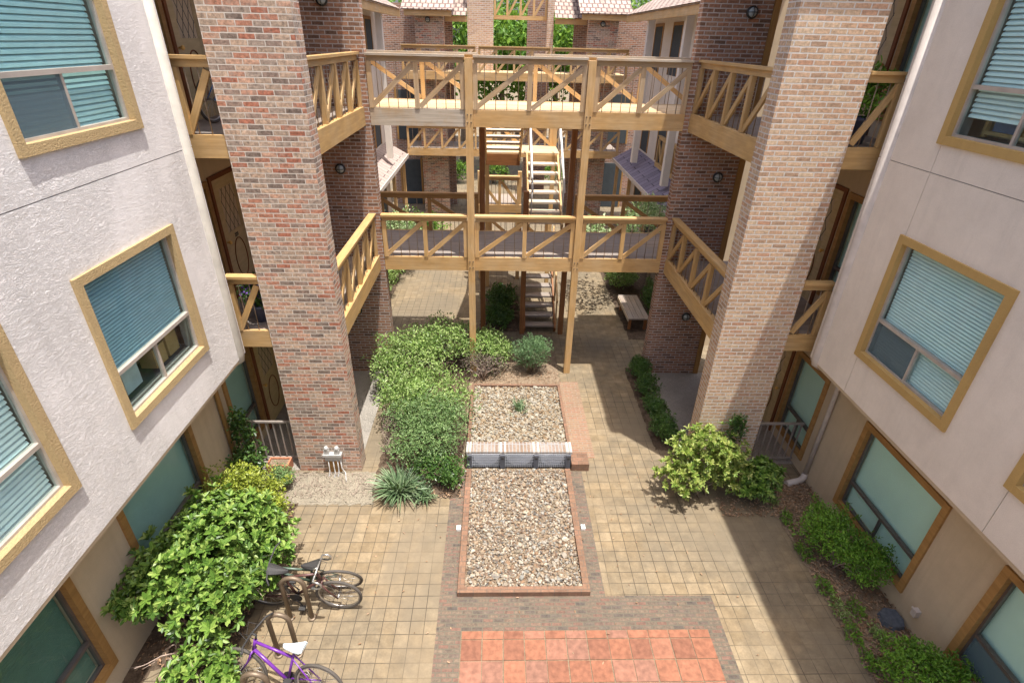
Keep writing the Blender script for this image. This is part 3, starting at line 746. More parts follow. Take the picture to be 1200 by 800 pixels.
    m = MB(); m.box(X(3.17), X(5.29), ye+.01, 13., TOP-.02, TOP+.3); m.build('eave', M['wood_o'], root)
    m = MB(); m.box(X(4.665), X(12), -3, 7.585, TOP+.012, TOP+.08); m.build('roof', M['rooftile'], root)
    if left:
        for p, g_ in (((-3.15, 11.2, 4.85), 'lamp_g'), ((-3.09, 11.2, 7.72), 'lamp_g'), ((-3.18, 11.2, 1.69), 'gold')): wall_lamp(root, p, g_)
    else:
        for p in ((4.54, 11.2, 7.70), (4.53, 11.2, 4.81), (4.46, 11.2, 1.60)): wall_lamp(root, p)
    # small box on the lower wall
    if not left:
        m = MB(); m.box(5.83, 5.9, 4.46, 4.54, .32, .44); m.box(5.815, 5.83, 4.45, 4.55, .43, .455); m.build('vent_box', M['pipe'], root)
    return root
bl = building(-1, 'sunlit rough white stucco apartment building, door 221, beside the bicycles')
brt = building(1, 'shaded smooth white stucco apartment building with pale brick pillar and downspout')

# ------------------------------------------------------------------ foot bridges
def bridge(zd, label, low):
    r = E('footbridge', (.6, 12.15, zd), label, 'footbridge', 'timber footbridges between the buildings')
    beam = M['wood']
    xs = [(-2.455, -.625), (-.475, 1.685), (1.835, 3.655)]
    for k, (a, b) in enumerate(xs):
        m = MB(); m.box(a, b, 11.20, 11.25, zd-.31, zd, g=True); m.build('front_beam', M['wood_w'] if (k == 0 and not low) else beam, r)
    for (a, b) in ((-2.88, 4.38),):
        m = MB(); m.box(a, b, 13.06, 13.11, zd-.31, zd, g=True); m.build('rear_beam', M['wood'], r)
    m = MB(); n = 13
    for k in range(n):
        y = 11.255+k*.1386; m.box(-2.45 if y < 11.43 else -2.87, 3.65 if y < 11.43 else 4.37, y, y+.131, zd-.04, zd-.003-.004*RD.random(), g=True)
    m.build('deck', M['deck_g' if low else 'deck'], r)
    m = MB()
    for k in range(9):
        x = -2.2+k*.7; m.box(x, x+.045, 11.26, 13.05, zd-.27, zd-.045, g=True)
    m.build('joists', M['wood_b'], r)
    for k, (a, b) in enumerate(xs):
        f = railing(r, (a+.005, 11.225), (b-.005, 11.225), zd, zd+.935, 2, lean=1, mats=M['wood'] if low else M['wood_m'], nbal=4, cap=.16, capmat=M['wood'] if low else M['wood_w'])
    for x in (-.55, 1.76):
        for dz in (-.08, -.22):
            for dx in (-.035, .035):
                m = MB(); m.lathe((x+dx, 11.145, zd+dz), [(.014, 0), (.014, .008), (.009, .012)], 8, (0, -1, 0)); m.build('bolt', M['steel'], r)
    for (a, b) in ((-2.85, -.45), (.78, 4.35)) if not low else ((-2.85, -.45), (1.9, 4.35)):
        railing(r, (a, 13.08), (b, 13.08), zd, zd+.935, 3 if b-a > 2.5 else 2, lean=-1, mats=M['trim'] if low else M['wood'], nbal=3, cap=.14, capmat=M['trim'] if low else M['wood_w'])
    return r
bridge(2.985, 'lower timber footbridge with tan rails and grey deck boards', True)
bridge(5.985, 'upper timber footbridge with weathered grey handrail and sunlit deck', False)
def post(x, y, z1, w, mat, label):
    m = MB(); m.box(x-w/2, x+w/2, y-w/2, y+w/2, .002, z1, g=True)
    o = m.build('timber_post', mat); tag(o, label, 'post', 'posts carrying the footbridges')
    return o
post(-.55, 11.22, 6.87, .145, M['wood'], 'tall tan timber post rising out of the big green shrubs')
post(1.76, 11.22, 6.87, .145, M['wood'], 'tall tan timber post on the pavement beside the gravel bed')
post(-.36, 13.2, 5.66, .13, M['wood_b'], 'dark brown rear post left of the space under the stairs')
post(.72, 13.22, 3.95, .13, M['wood_b'], 'dark brown rear post at the left side of the stair treads')
post(1.80, 13.22, 5.66, .13, M['wood_b'], 'dark brown rear post right of the stair treads')

# ------------------------------------------------------------------ stairs
def staircase(z0, label, lower, rail):
    r = E('staircase', (.7, 14.4, z0), label, 'staircase', 'timber stairs behind the footbridges')
    n = 8; rise = 1.5/n; run = .255; yb = 13.32 if lower else 13.25
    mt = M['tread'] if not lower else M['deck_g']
    for (xa, xb, up) in ((.83, 1.62, True), (-.28, .58, False)):
        for k in range(n-1):
            z = z0+rise*(k+1) if up else z0+3.0-rise*(k+1); y = yb+run*k
            m = MB(); m.box(xa, xb, y, y+.27, z-.045, z, g=True); m.build('tread', mt, r)
        za, zz = (z0, z0+1.5) if up else (z0+3.0, z0+1.5)
        for x in (xa-.03, xb+.03):
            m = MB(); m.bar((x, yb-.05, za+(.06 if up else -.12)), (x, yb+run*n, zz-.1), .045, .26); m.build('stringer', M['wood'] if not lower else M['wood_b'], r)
    yl = yb+run*(n-1)+.27
    m = MB(); m.box(-.34, 1.70, yl, yl+1.2, z0+1.46, z0+1.5); m.build('landing_deck', M['deck'], r)
    m = MB(); m.box(.80, 1.66, yl-.02, yl+.03, z0+1.2, z0+1.455, g=True); m.build('landing_beam', M['wood'], r)
    m = MB(); m.box(-.32, .62, yl-.02, yl+.03, z0+1.16, z0+1.455, g=True); m.build('landing_beam', M['wood_b'], r)  # shaded half of the landing edge; its shade is in the darker wood
    for x in (-.3, 1.66):
        m = MB(); m.box(x-.06, x+.06, yl+1.09, yl+1.2, .01, z0+2.4, g=True); m.build('landing_post', M['wood'], r)
    railing(r, (-.24, yl+1.14), (1.6, yl+1.14), z0+1.5, z0+2.4, 2, lean=-1, mats=M['wood'], nbal=4)
    if rail:
        for x in (.87, 1.66):
            m = MB(); pts = [(x, yb-.02, z0+.95), (x, yb+run*n*.5, z0+.95+.75), (x, yb+run*n, z0+.95+1.42), (x, yb+run*n+.1, z0+2.38)]
            m.tube(pts, .028, 8); m.build('handrail', M['white_m'], r)
            for f in (.1, .55, .95):
                y = yb+run*n*f; z = z0+.15+1.5*f; m = MB(); m.tube([(x, y, z), (x, y, z+.76)], .018, 6); m.build('baluster', M['white_m'], r)
    else:
        m = MB(); x = 1.68; m.bar((x, yb, z0+.92), (x, yb+run*n, z0+2.4), .04, .09); m.build('handrail', M['wood'], r)
        for f in (.05, .35, .65, .95):
            y = yb+run*n*f; z = z0+.1+1.5*f; m = MB(); m.bar((x, y, z), (x, y, z+.85), .045, .045, up=(0, 1, 0)); m.build('baluster', M['wood'], r)
    return r
staircase(0.0, 'lower stairs in shade climbing from the pavement, grey treads, brown stringers', True, False)
staircase(2.985, 'upper stairs with sunlit pale treads and white pipe handrails', False, True)
# small landing seen beneath the upper flight
r = E('raised_platform', (.05, 17.3, 0), 'small timber platform with braced railing seen behind the stairs', 'platform')
m = MB(); m.box(-.62, .78, 17.0, 17.06, 2.33, 2.58, g=True); m.build('beam', M['wood'], r)
m = MB(); m.box(-.62, .78, 17.065, 18.4, 2.54, 2.58); m.build('deck', M['deck_g'], r)
for x in (-.55, .71):
    m = MB(); m.box(x-.06, x+.06, 17.07, 17.19, .01, 3.6, g=True); m.build('post', M['wood'], r)
    m = MB(); m.box(x-.06, x+.06, 18.2, 18.32, .01, 2.53, g=True); m.build('post', M['wood'], r)
railing(r, (-.55, 17.04), (.71, 17.04), 2.58, 3.48, 2, lean=-1, mats=M['wood'], nbal=4)

# ------------------------------------------------------------------ gravel basins
def stones(name, x0, x1, y0, y1, z, n, size, mat, seed, label, fn=None):
    g = np.random.default_rng(seed)
    t = (1+5**.5)/2; ico = np.array([(-1, t, 0), (1, t, 0), (-1, -t, 0), (1, -t, 0), (0, -1, t), (0, 1, t), (0, -1, -t), (0, 1, -t), (t, 0, -1), (t, 0, 1), (-t, 0, -1), (-t, 0, 1)])/1.9
    fc = np.array([(0, 11, 5), (0, 5, 1), (0, 1, 7), (0, 7, 10), (0, 10, 11), (1, 5, 9), (5, 11, 4), (11, 10, 2), (10, 7, 6), (7, 1, 8), (3, 9, 4), (3, 4, 2), (3, 2, 6), (3, 6, 8), (3, 8, 9), (4, 9, 5), (2, 4, 11), (6, 2, 10), (8, 6, 7), (9, 8, 1)])
    P = np.stack([g.uniform(x0, x1, n), g.uniform(y0, y1, n), z+g.uniform(-.01, .022, n)], 1)
    S = size*g.lognormal(0, .35, (n, 1, 1))*g.uniform(.6, 1.2, (n, 1, 3)); S[:, :, 2] *= .7
    V = ico[None]*(1+g.normal(0, .16, (n, 12, 1)))*S
    a = g.uniform(0, 6.28, n); ti = g.normal(0, .35, n)
    ca, sa, ct, s_t = np.cos(a)[:, None], np.sin(a)[:, None], np.cos(ti)[:, None], np.sin(ti)[:, None]
    x, y, zz = V[..., 0], V[..., 1], V[..., 2]; y, zz = y*ct-zz*s_t, y*s_t+zz*ct; x, y = x*ca-y*sa, x*sa+y*ca
    V = (np.stack([x, y, zz], -1)+P[:, None]).reshape(-1, 3); F = (np.arange(n)[:, None, None]*12+fc[None]).reshape(-1, 3)
    o = np_mesh(name, V, F, mat); tag(o, label, 'gravel', kind='stuff'); return o

lo = E('gravel_basin', (.445, 6.36, 0), 'lower rectangular gravel basin with low brown brick kerb', 'basin')
m = MB(); m.box(-.54, -.44, 5.15, 7.66, .001, .10); m.box(1.33, 1.43, 5.15, 7.66, .001, .10); m.box(-.54, 1.43, 5.05, 5.149, .001, .101); m.build('kerb', M['curb'], lo)
m = MB(); m.box(-.439, 1.329, 5.15, 7.70, .006, .045); m.build('basin_floor', M['soil'], lo)
stones('gravel', -.43, 1.32, 5.16, 7.68, .058, 7500, .0185, M['stone_c'], 21, 'brown and white pebbles filling the lower basin')
hi = E('gravel_basin', (.445, 9.0, 0), 'upper raised gravel basin with thin brick edge above the weir', 'basin')
m = MB(); m.box(-.54, -.48, 8.06, 10.06, .001, .37); m.box(1.40, 1.46, 8.06, 10.06, .001, .37); m.box(-.54, 1.46, 10.061, 10.12, .001, .371); m.build('kerb', M['curb'], hi)
m = MB(); m.box(-.479, 1.399, 8.07, 10.06, .01, .305); m.build('basin_floor', M['soil'], hi)
stones('gravel', -.47, 1.39, 8.07, 10.05, .325, 5600, .0205, M['stone_l'], 22, 'pale tan and white stones filling the upper basin')
wr = E('weir_wall', (.445, 7.9, 0), 'low weir wall with brick coping and three blue grey grilles', 'weir')
m = MB(); m.box(-.52, 1.44, 7.80, 8.055, .001, .36); m.build('wall_core', M['grille_bg'], wr)
m = MB(); m.box(-.54, 1.46, 7.77, 8.058, .361, .41); m.build('coping', M['coping'], wr)
for x in (-.545, -.49, .085, .17, .72, .805, 1.36, 1.425):
    m = MB(); m.box(x, x+.04, 7.767, 8.061, .359, .414); m.build('coping_block', M['coping_w'], wr)
for i, x in enumerate((-.53, .10, .74, 1.35)):
    m = MB(); m.box(x, x+.09, 7.72, 7.799, .05, .36); m.build('weir_post', M['grille_bg'], wr)
    m = MB(); m.lathe((x+.045, 7.72, .30), [(.026, 0), (.026, .006), (.016, .008)], 10, (0, -1, 0)); m.build('bolt', M['black'], wr)
for (a, b) in ((-.44, .10), (.19, .74), (.83, 1.35)):
    m = MB(); k = a
    while k < b-.01:
        m.box(k+.004, k+.012, 7.752, 7.762, .05, .355); k += .036
    for z in np.arange(.07, .36, .04): m.box(a, b, 7.763, 7.771, z, z+.008)
    m.build('grille', M['grille'], wr)
    m = MB(); mid = (a+b)/2; w = (b-a)/2
    m.face([(mid-w*.97, 7.792, .355), (mid+w*.97, 7.792, .355), (mid+w*.75, 7.792, .15), (mid+w*.4, 7.792, .075), (mid-w*.4, 7.792, .075), (mid-w*.75, 7.792, .15)], n=(0, -1, 0)); m.build('grille_lining', M['grille'], wr)
m = MB(); m.box(1.465, 1.80, 7.70, 8.05, .001, .17); m.build('side_step', M['curb'], wr)
def glight(x, y, label):
    e = E('path_light', (x, y, 0), label, 'light', 'small white lights beside the basin')
    m = MB(); m.box(x-.035, x+.035, y-.045, y+.045, .005, .045); m.build('base', M['white'], e)
    m = MB(); m.box(x-.02, x+.02, y-.025, y+.025, .046, .07); m.build('lens', M['lamp_g'], e)
glight(-.60, 6.31, 'small white ground light left of the lower gravel basin')
glight(1.50, 6.32, 'small white ground light right of the lower gravel basin')

# ------------------------------------------------------------------ plants
def blades(name, mat, parent, base, n, L, w, seed, spread=1.0, lift=.8):
    g = np.random.default_rng(seed); V = []; F = []; b = np.array(base); seg = 5
    for i in range(n):
        a = g.uniform(0, 6.283); l = L*g.uniform(.6, 1.1); e = g.uniform(.25, 1.0)*spread; d = np.array([math.cos(a), math.sin(a), 0]); sd = np.array([-d[1], d[0], 0])
        p0 = b+np.array([g.normal(0, .06), g.normal(0, .06), 0]); k0 = len(V)
        for j in range(seg+1):
            t = j/seg; x = l*(math.sin(e*1.3*t)/1.3/max(e, .1))*e*1.1; z = l*lift*(t-.62*e*t*t*1.25)
            c = p0+d*x+np.array([0, 0, max(.02, z)]); ww = w*(1-t**2.2)+.001
            V += [c+sd*ww, c+np.array([0, 0, -ww*.5]), c-sd*ww]
        for j in range(seg):
            q = k0+3*j; F += [(q, q+1, q+4, q+3), (q+1, q+2, q+5, q+4)]
    return np_mesh(name, np.array(V), np.array(F), mat, parent, ORG[parent.name])

# bushes along the left wall
shrub('large glossy broad leaved bush by the bicycles', (-3.9, 5.0, .03), [(-4.0, 5.1, .95, .72, .95, .55), (-3.85, 5.75, .75, .66, .55, .50), (-3.6, 4.5, .8, .5, .55, .38), (-4.4, 4.5, 1.0, .42, .45, .28), (-3.35, 5.2, .6, .42, .7, .40)], 1800, 'lf_pit', .102, .043, 31, ros=8, ns=16, sr=.02, nl=34, up=.7, zmin=.28, barkm='twig')
shrub('low broad leaved shoots below the large bush by purple bicycle', (-3.6, 3.75, .03), [(-3.55, 3.8, .42, .42, .40, .30), (-3.2, 3.55, .35, .28, .3, .26)], 150, 'lf_pit', .105, .042, 32, ros=7, ns=10, sr=.014, up=.7, barkm='twig')
shrub('rounded yellow green clipped bush behind the large glossy bush', (-3.85, 6.75, .03), [(-4.05, 6.3, .68, .64, .60, .56), (-3.72, 6.15, .55, .42, .45, .44)], 8000, 'lf_box', .046, .026, 33, ns=8, up=.6)
shrub('small grey green bush at the brick pillar foot by planter box', (-3.8, 7.35, .02), [(-3.85, 7.3, .22, .26, .22, .22)], 1200, 'lf_grey', .045, .018, 34, ns=5, sr=.008)
shrub('tall thin rose bush climbing beside the left metal railing', (-4.38, 7.35, .02), [(-4.4, 7.4, .5, .28, .3, .4), (-4.45, 7.5, 1.0, .2, .2, .35), (-4.42, 7.45, 1.45, .12, .12, .2)], 1000, 'lf_dark', .075, .042, 35, ns=9, sr=.012, fill=.5)
# big mass left of the basins
shrub('broad light green shrub at the back by the brick wall', (-1.9, 10.6, .03), [(-2.0, 10.7, .75, .85, .95, .55), (-1.3, 11.3, .8, .75, .75, .55), (-2.4, 10.2, .6, .42, .45, .4)], 6000, 'lf_mid', .072, .03, 41, ns=14, sr=.018, nl=36)
shrub('light green shrub in the middle of the mass left of the upper basin', (-1.4, 9.1, .03), [(-1.35, 9.2, .74, .88, .78, .52), (-1.9, 9.3, .6, .6, .6, .45)], 4800, 'lf_mid', .07, .028, 42, ns=12, sr=.016, nl=34)
shrub('soft grey green feathery shrub left of the weir wall', (-1.35, 8.2, .03), [(-1.25, 8.4, .70, .84, .62, .52), (-1.3, 7.85, .58, .76, .50, .46)], 6300, 'lf_grey', .06, .019, 43, ns=12, sr=.014, nl=34)
shrub('dark low shrub in front of the grey green shrub by basin corner', (-1.05, 7.35, .03), [(-1.05, 7.42, .32, .5, .34, .30), (-.8, 7.3, .25, .25, .25, .22)], 2200, 'lf_dark', .055, .024, 44, ns=8, sr=.01)
shrub('light green shrub around the foot of the left timber post', (-.35, 11.3, .03), [(-.4, 11.45, .62, .62, .52, .42), (.05, 11.3, .5, .4, .42, .36)], 3400, 'lf_mid', .06, .026, 45, ns=12, sr=.013)
shrub('bare twiggy purplish shrub before the left timber post', (-.35, 10.85, .03), [(-.45, 10.85, .42, .40, .26, .34), (.0, 10.9, .36, .3, .26, .28)], 900, 'lf_bare', .042, .02, 46, ns=22, sr=.011, barkm='twig')
shrub('round blue green feathery shrub beside the right timber post', (.9, 11.1, .03), [(.9, 11.2, .52, .50, .42, .40)], 3300, 'lf_blue', .06, .015, 47, ns=14, sr=.011, up=.8, nl=30)
shrub('bare purplish twigs along the path edge by the brick pillar', (-2.1, 8.5, .02), [(-2.1, 8.8, .35, .22, .5, .26), (-2.0, 8.1, .3, .2, .35, .22)], 600, 'lf_bare', .042, .02, 48, ns=18, sr=.008, barkm='twig')
e = E('grass_clump', (-1.72, 7.12, .02), 'arching grey green strappy grass clump at the paving edge', 'plant'); blades('blade', M['lf_lir'], e, (-1.72, 7.12, .02), 260, .74, .014, 49)
e = E('grass_clump', (-1.28, 6.95, .02), 'smaller strappy grass tuft right of the large arching clump', 'plant'); blades('blade', M['lf_lir'], e, (-1.3, 7.02, .02), 90, .46, .012, 50)
e = E('yucca', (.52, 9.2, .33), 'small spiky grey green tuft growing in the upper gravel basin', 'plant'); blades('blade', M['lf_lir'], e, (.52, 9.2, .33), 75, .34, .008, 51, spread=.75, lift=.95)
# right side
shrub('big yellow green variegated bush at the right pillar foot', (3.75, 7.1, .03), [(3.75, 7.25, .78, .66, .52, .60), (3.35, 7.0, .5, .42, .42, .42), (4.15, 7.1, .55, .42, .42, .42)], 640, 'lf_cream', .085, .034, 61, ros=8, ns=14, sr=.016, up=.6, nl=34)
shrub('dark green broad leaved bush right of the variegated bush', (4.65, 7.0, .03), [(4.65, 7.0, .45, .42, .36, .36), (4.95, 7.15, .4, .28, .28, .3)], 240, 'lf_pit', .10, .04, 62, ros=7, ns=10, sr=.013)
shrub('thin upright shoot climbing the right brick pillar', (4.35, 7.5, .03), [(4.33, 7.5, 1.05, .16, .1, .35), (4.3, 7.48, 1.35, .14, .1, .16)], 420, 'lf_dark', .065, .03, 63, ns=6, sr=.01)
for k, (x, y, rr, h, lb) in enumerate(((3.50, 11.0, .25, .48, 'dark green hedge plant nearest the right brick back wall'), (3.53, 10.25, .27, .48, 'second dark hedge plant from the back wall beside the shaded path'), (3.52, 9.5, .24, .38, 'third and lowest dark hedge plant from the back wall'), (3.5, 8.75, .3, .48, 'dark hedge plant closest to the variegated bush'))):
    shrub(lb, (x, y, .02), [(x, y, h*.55, rr, rr*1.45, h*.5)], 1500, 'lf_dark', .055, .026, 64+k, ns=6, sr=.009, group='hedge plants along the shaded path')
shrub('bright green ferny bush under the right ground floor window', (5.35, 5.55, .03), [(5.3, 5.75, .5, .46, .52, .42), (5.6, 5.25, .45, .36, .42, .34)], 5200, 'lf_nan', .05, .021, 71, ns=16, sr=.009, barkm='twig', nl=34)
shrub('bright green ferny bush at the lower right corner', (5.3, 3.75, .03), [(5.3, 3.7, .42, .45, .40, .36), (5.65, 3.55, .4, .3, .35, .3)], 3600, 'lf_nan', .05, .021, 72, ns=12, sr=.009, barkm='twig')
for k, (x, y) in enumerate(((5.0, 6.9), (5.05, 6.45), (5.0, 5.1), (5.02, 4.75), (5.0, 4.4), (5.25, 4.75), (5.35, 4.35), (5.0, 5.75), (5.02, 4.0))):
    lb = ('low weed beside the dark broad leaved bush', 'low weed at the bed corner before the downspout', 'low edging weed left of the ferny bush', 'low edging weed at the paving edge, opposite the vent box', 'low edging weed beside the shaded paving, near the slate', 'taller lone weed in the bare soil between ferny bushes', 'tuft of weed behind the lower right ferny bush', 'low edging weed hugging the ferny bush and paving', 'low edging weed beside the lower right ferny bush')[k]
    shrub(lb, (x, y, .02), [(x, y, .08, .10, .20, .11)], 170, 'lf_nan' if k % 3 else 'lf_mid', .05, .018, 80+k, ns=5, sr=.005, cat='weed', group='weeds along the right bed', name='weed')

# leaf litter and straw
def litter(name, x0, x1, y0, y1, z, n, L, mat, seed, label, cat):
    g = np.random.default_rng(seed); P = np.stack([g.uniform(x0, x1, n), g.uniform(y0, y1, n), z+g.uniform(0, .02, n)], 1)
    A = unit(g, n); A[:, 2] *= .25; Nn = unit(g, n)*.4; Nn[:, 2] += 1
    V, F = leaf_arrays(P, A, Nn, L*g.uniform(.5, 1.2, n), L*.42*g.uniform(.6, 1.2, n))
    tag(np_mesh(name, V, F, mat), label, cat, kind='stuff')
litter('leaf_litter', 4.98, 5.88, 3.2, 7.3, .05, 2600, .06, M['litter'], 90, 'brown fallen leaves on the right planting bed', 'fallen leaves')
litter('leaf_litter', 4.0, 5.0, 6.55, 7.0, .02, 260, .055, M['litter'], 91, 'brown fallen leaves under the dark broad leaved bush', 'fallen leaves')
litter('leaf_litter', -4.6, -3.4, 4.0, 6.6, .05, 900, .06, M['litter'], 92, 'fallen leaves under the large glossy bush', 'fallen leaves')
litter('leaf_litter', -.5, 1.5, 10.3, 11.2, .04, 500, .045, M['litter'], 93, 'fallen leaves on soil behind the upper basin', 'fallen leaves')
litter('leaf_litter', -2.0, -.6, 7.0, 7.5, .03, 300, .05, M['litter'], 94, 'fallen leaves around the strappy grass clumps', 'fallen leaves')
litter('fallen_leaves', -3.2, 4.0, 4.0, 8.2, .012, 130, .045, M['litter'], 96, 'few dry leaves scattered over the sunny paving', 'fallen leaves')
def straw(name, x0, x1, y0, y1, n, seed, label):
    g = np.random.default_rng(seed); m = MB()
    for i in range(n):
        x, y = g.uniform(x0, x1), g.uniform(y0, y1); a = g.uniform(0, 6.28); l = g.uniform(.05, .16)
        m.tube([(x, y, .02), (x+math.cos(a)*l*.5, y+math.sin(a)*l*.5, .05+g.uniform(0, .05)), (x+math.cos(a)*l, y+math.sin(a)*l, .03)], [.003, .0025, .001], 4)
    tag(m.build(name, M['twig']), label, 'dry grass', kind='stuff')
straw('dry_grass', -3.7, -2.3, 6.95, 7.6, 240, 95, 'dry straw on the dirt before the left brick pillar')

# stray bare twigs poking from the big bush
m = MB(); g = random.Random(5)
for i in range(16):
    b = Vector((-4.0+g.uniform(-.4, .4), 4.25+g.uniform(-.25, .3), .25)); d = Vector((g.uniform(-.6, .5), g.uniform(-.5, .2), g.uniform(.05, .5)))*.7
    m.tube([b, b+d*.4+Vector((0, 0, .05)), b+d*.75, b+d], [.012, .009, .006, .003], 5)
    for q in range(3):
        s = b+d*g.uniform(.4, .9); m.tube([s, s+Vector((g.uniform(-.15, .15), g.uniform(-.15, .1), g.uniform(0, .12)))], [.005, .002], 4)
tag(m.build('dead_branches', M['twig']), 'bare pale dead branches beneath the large glossy bush', 'branches')

# ------------------------------------------------------------------ bicycles and racks
def bike(label, loc, rotz, lean, fm, saddle, drop=False, group='bicycles at the racks'):
    e = E('bicycle', (0, 0, 0), label, 'bicycle', group)
    fr = M[fm]; V3 = Vector
    BB = (.42, 0, .29); ST = (.30, 0, .76); HT = (.79, 0, .86); HB = (.835, 0, .70)
    m = MB(); m.tube([BB, ST], .017, 8); m.tube([BB, HB], .021, 8); m.tube([(.32, 0, .70), (.795, 0, .82)], .018, 8); m.tube([HB, HT], .022, 8)
    for y in (-.06, .06):
        m.tube([(.42, y*.5, .29), (0, y, .33)], .010, 6); m.tube([(.305, y*.4, .70), (0, y, .33)], .009, 6)
    m.build('frame', fr, e, True)
    m = MB()
    for y in (-.055, .055): m.tube([(.845, y, .66), (.90, y, .52), (1.02, y, .33)], .012, 7)
    m.tube([(.845, -.06, .665), (.845, .06, .665)], .014, 6); m.build('fork', fr, e, True)
    for x in (0, 1.02):
        w = E('wheel', (x, 0, .33), parent=e)
        m = MB(); c = V3((0, 0, 0)); m.tube([(math.cos(a)*.285, 0, math.sin(a)*.285) for a in np.linspace(0, 6.2832, 36, endpoint=False)], .011, 7, closed=True)
        m.tube([(0, -.05, 0), (0, .05, 0)], .018, 8)
        for k in range(20):
            a = k*2*math.pi/20; m.tube([(math.cos(a+.3)*.015, (.03 if k % 2 else -.03), math.sin(a+.3)*.015), (math.cos(a)*.283, 0, math.sin(a)*.283)], .0022, 4)
        m.build('rim', M['chrome'], w, True)
        m = MB(); m.tube([(math.cos(a)*.312, 0, math.sin(a)*.312) for a in np.linspace(0, 6.2832, 40, endpoint=False)], .02, 8, closed=True); m.build('tyre', M['tyre'], w, True)
    m = MB(); m.tube([ST, (.285, 0, .87)], .013, 8); m.build('seat_post', M['chrome'], e, True)
    m = MB(); n = 9; P = []
    for i in range(n):
        t = i/(n-1); wd = .075*(1-t)**.8+.018 if t > .12 else .07; P.append((.15+t*.27, wd, .90+.035*(1-t)**2-.01*t))
    for i in range(n-1):
        (x0, w0, z0), (x1, w1, z1) = P[i], P[i+1]
        for (a, b) in ((-1, -.5), (-.5, 0), (0, .5), (.5, 1)):
            hz = lambda q, z: z-(abs(q)**2)*.03
            m.face([(x0, w0*a, hz(a, z0)), (x1, w1*a, hz(a, z1)), (x1, w1*b, hz(b, z1)), (x0, w0*b, hz(b, z0))], n=(0, 0, 1), smooth=True)
            m.face([(x0, w0*a, z0-.05), (x1, w1*a, z1-.045), (x1, w1*b, z1-.045), (x0, w0*b, z0-.05)], n=(0, 0, -1))
        for sg in (-1, 1): m.face([(x0, w0*sg, z0-.03), (x1, w1*sg, z1-.03), (x1, w1*sg, z1-.045), (x0, w0*sg, z0-.05)], n=(0, sg, 0))
    for i, sg in ((0, -1), (n-1, 1)):
        x, w, z = P[i]; m.face([(x, -w, z-.03), (x, 0, z), (x, w, z-.03), (x, w, z-.05), (x, -w, z-.05)], n=(sg, 0, 0))
    m.build('saddle', M[saddle], e, True)
    m = MB(); m.tube([HT, (.775, 0, .93), (.83, 0, .95)], .014, 8)
    if drop:
        m.tube([(.83, -.2, .95), (.83, .2, .95)], .013, 8)
        for sg in (-1, 1): m.tube([(.83, .2*sg, .95), (.90, .21*sg, .95), (.935, .21*sg, .91), (.93, .21*sg, .86), (.88, .215*sg, .825), (.80, .22*sg, .83)], .014, 8)
    else:
        m.tube([(.74, -.30, .98), (.79, -.22, .985), (.82, -.1, .955), (.83, 0, .95), (.82, .1, .955), (.79, .22, .985), (.74, .30, .98)], .012, 8)
    m.build('handlebar', M['chrome'] if drop else M['black'], e, True)
    m = MB(); m.lathe((.42, -.045, .29), [(.085, 0), (.09, .004), (.085, .008)], 20, (0, -1, 0)); m.tube([(.42, -.075, .29), (.42, .078, .29)], .012, 8); m.tube([(.42, -.07, .29), (.50, -.075, .15)], .010, 6); m.tube([(.42, .07, .29), (.34, .075, .43)], .010, 6)
    m.box(.46, .55, -.15, -.08, .14, .16); m.box(.30, .39, .08, .15, .42, .44); m.build('crank', M['black'], e, True)
    m = MB(); m.tube([(.42, -.05, .377), (.0, -.05, .365), (-.035, -.05, .33), (0, -.05, .295), (.42, -.05, .203)], .006, 5); m.build('chain', M['steel'], e, True)
    # brake cable loops
    m = MB(); m.tube([(.80, -.12, .96), (.92, -.08, 1.02), (.90, 0, .92), (.84, .02, .80)], .004, 5); m.tube([(.80, .12, .96), (.95, .06, 1.0), (.90, .0, .9), (.80, -.02, .82)], .004, 5); m.build('cable', M['black'], e, True)
    Rm = Matrix.Rotation(rotz, 4, 'Z') @ Matrix.Rotation(lean, 4, 'X')
    e.rotation_euler = Rm.to_euler(); e.location = loc
    return e
bike('purple bicycle with white saddle nearest the camera', (-2.12, 3.60, 0), rad(168), rad(10), 'purple', 'saddle_w')
bike('grey green bicycle with black saddle, rear wheel toward the paving', (-2.24, 5.22, 0), rad(181), rad(-17), 'green_b', 'black')
bike('maroon bicycle with drop handlebars leaning at the first rack', (-3.20, 4.95, 0), rad(-3), rad(5), 'maroon', 'black', True)
b4 = bike('blue bicycle parked on the sunless upper left balcony', (-4.33, 8.9, 5.975), rad(80), rad(4), 'blue', 'black', group='bicycle on balcony')
def rack(x, y, w, h, label):
    m = MB(); pts = [(x-w/2, y, .01), (x-w/2, y, h-w/2)]
    pts += [(x-math.cos(a)*w/2, y, h-w/2+math.sin(a)*w/2) for a in np.linspace(.2, 2.94, 10)]
    pts += [(x+w/2, y, h-w/2), (x+w/2, y, .01)]
    m.tube(pts, .03, 10); 
    for s in (-1, 1): m.lathe((x+s*w/2, y, .005), [(.06, 0), (.06, .012), (.035, .016)], 14)
    tag(m.build('bike_rack', M['steel']), label, 'bike rack', 'bike racks')
rack(-2.72, 4.74, .30, .86, 'brown steel hoop rack holding the maroon bicycle')
rack(-2.72, 4.22, .26, .86, 'empty brown steel hoop rack between maroon and purple bicycles')
rack(-2.74, 3.50, .27, .86, 'brown steel hoop rack in front of the purple bicycle')

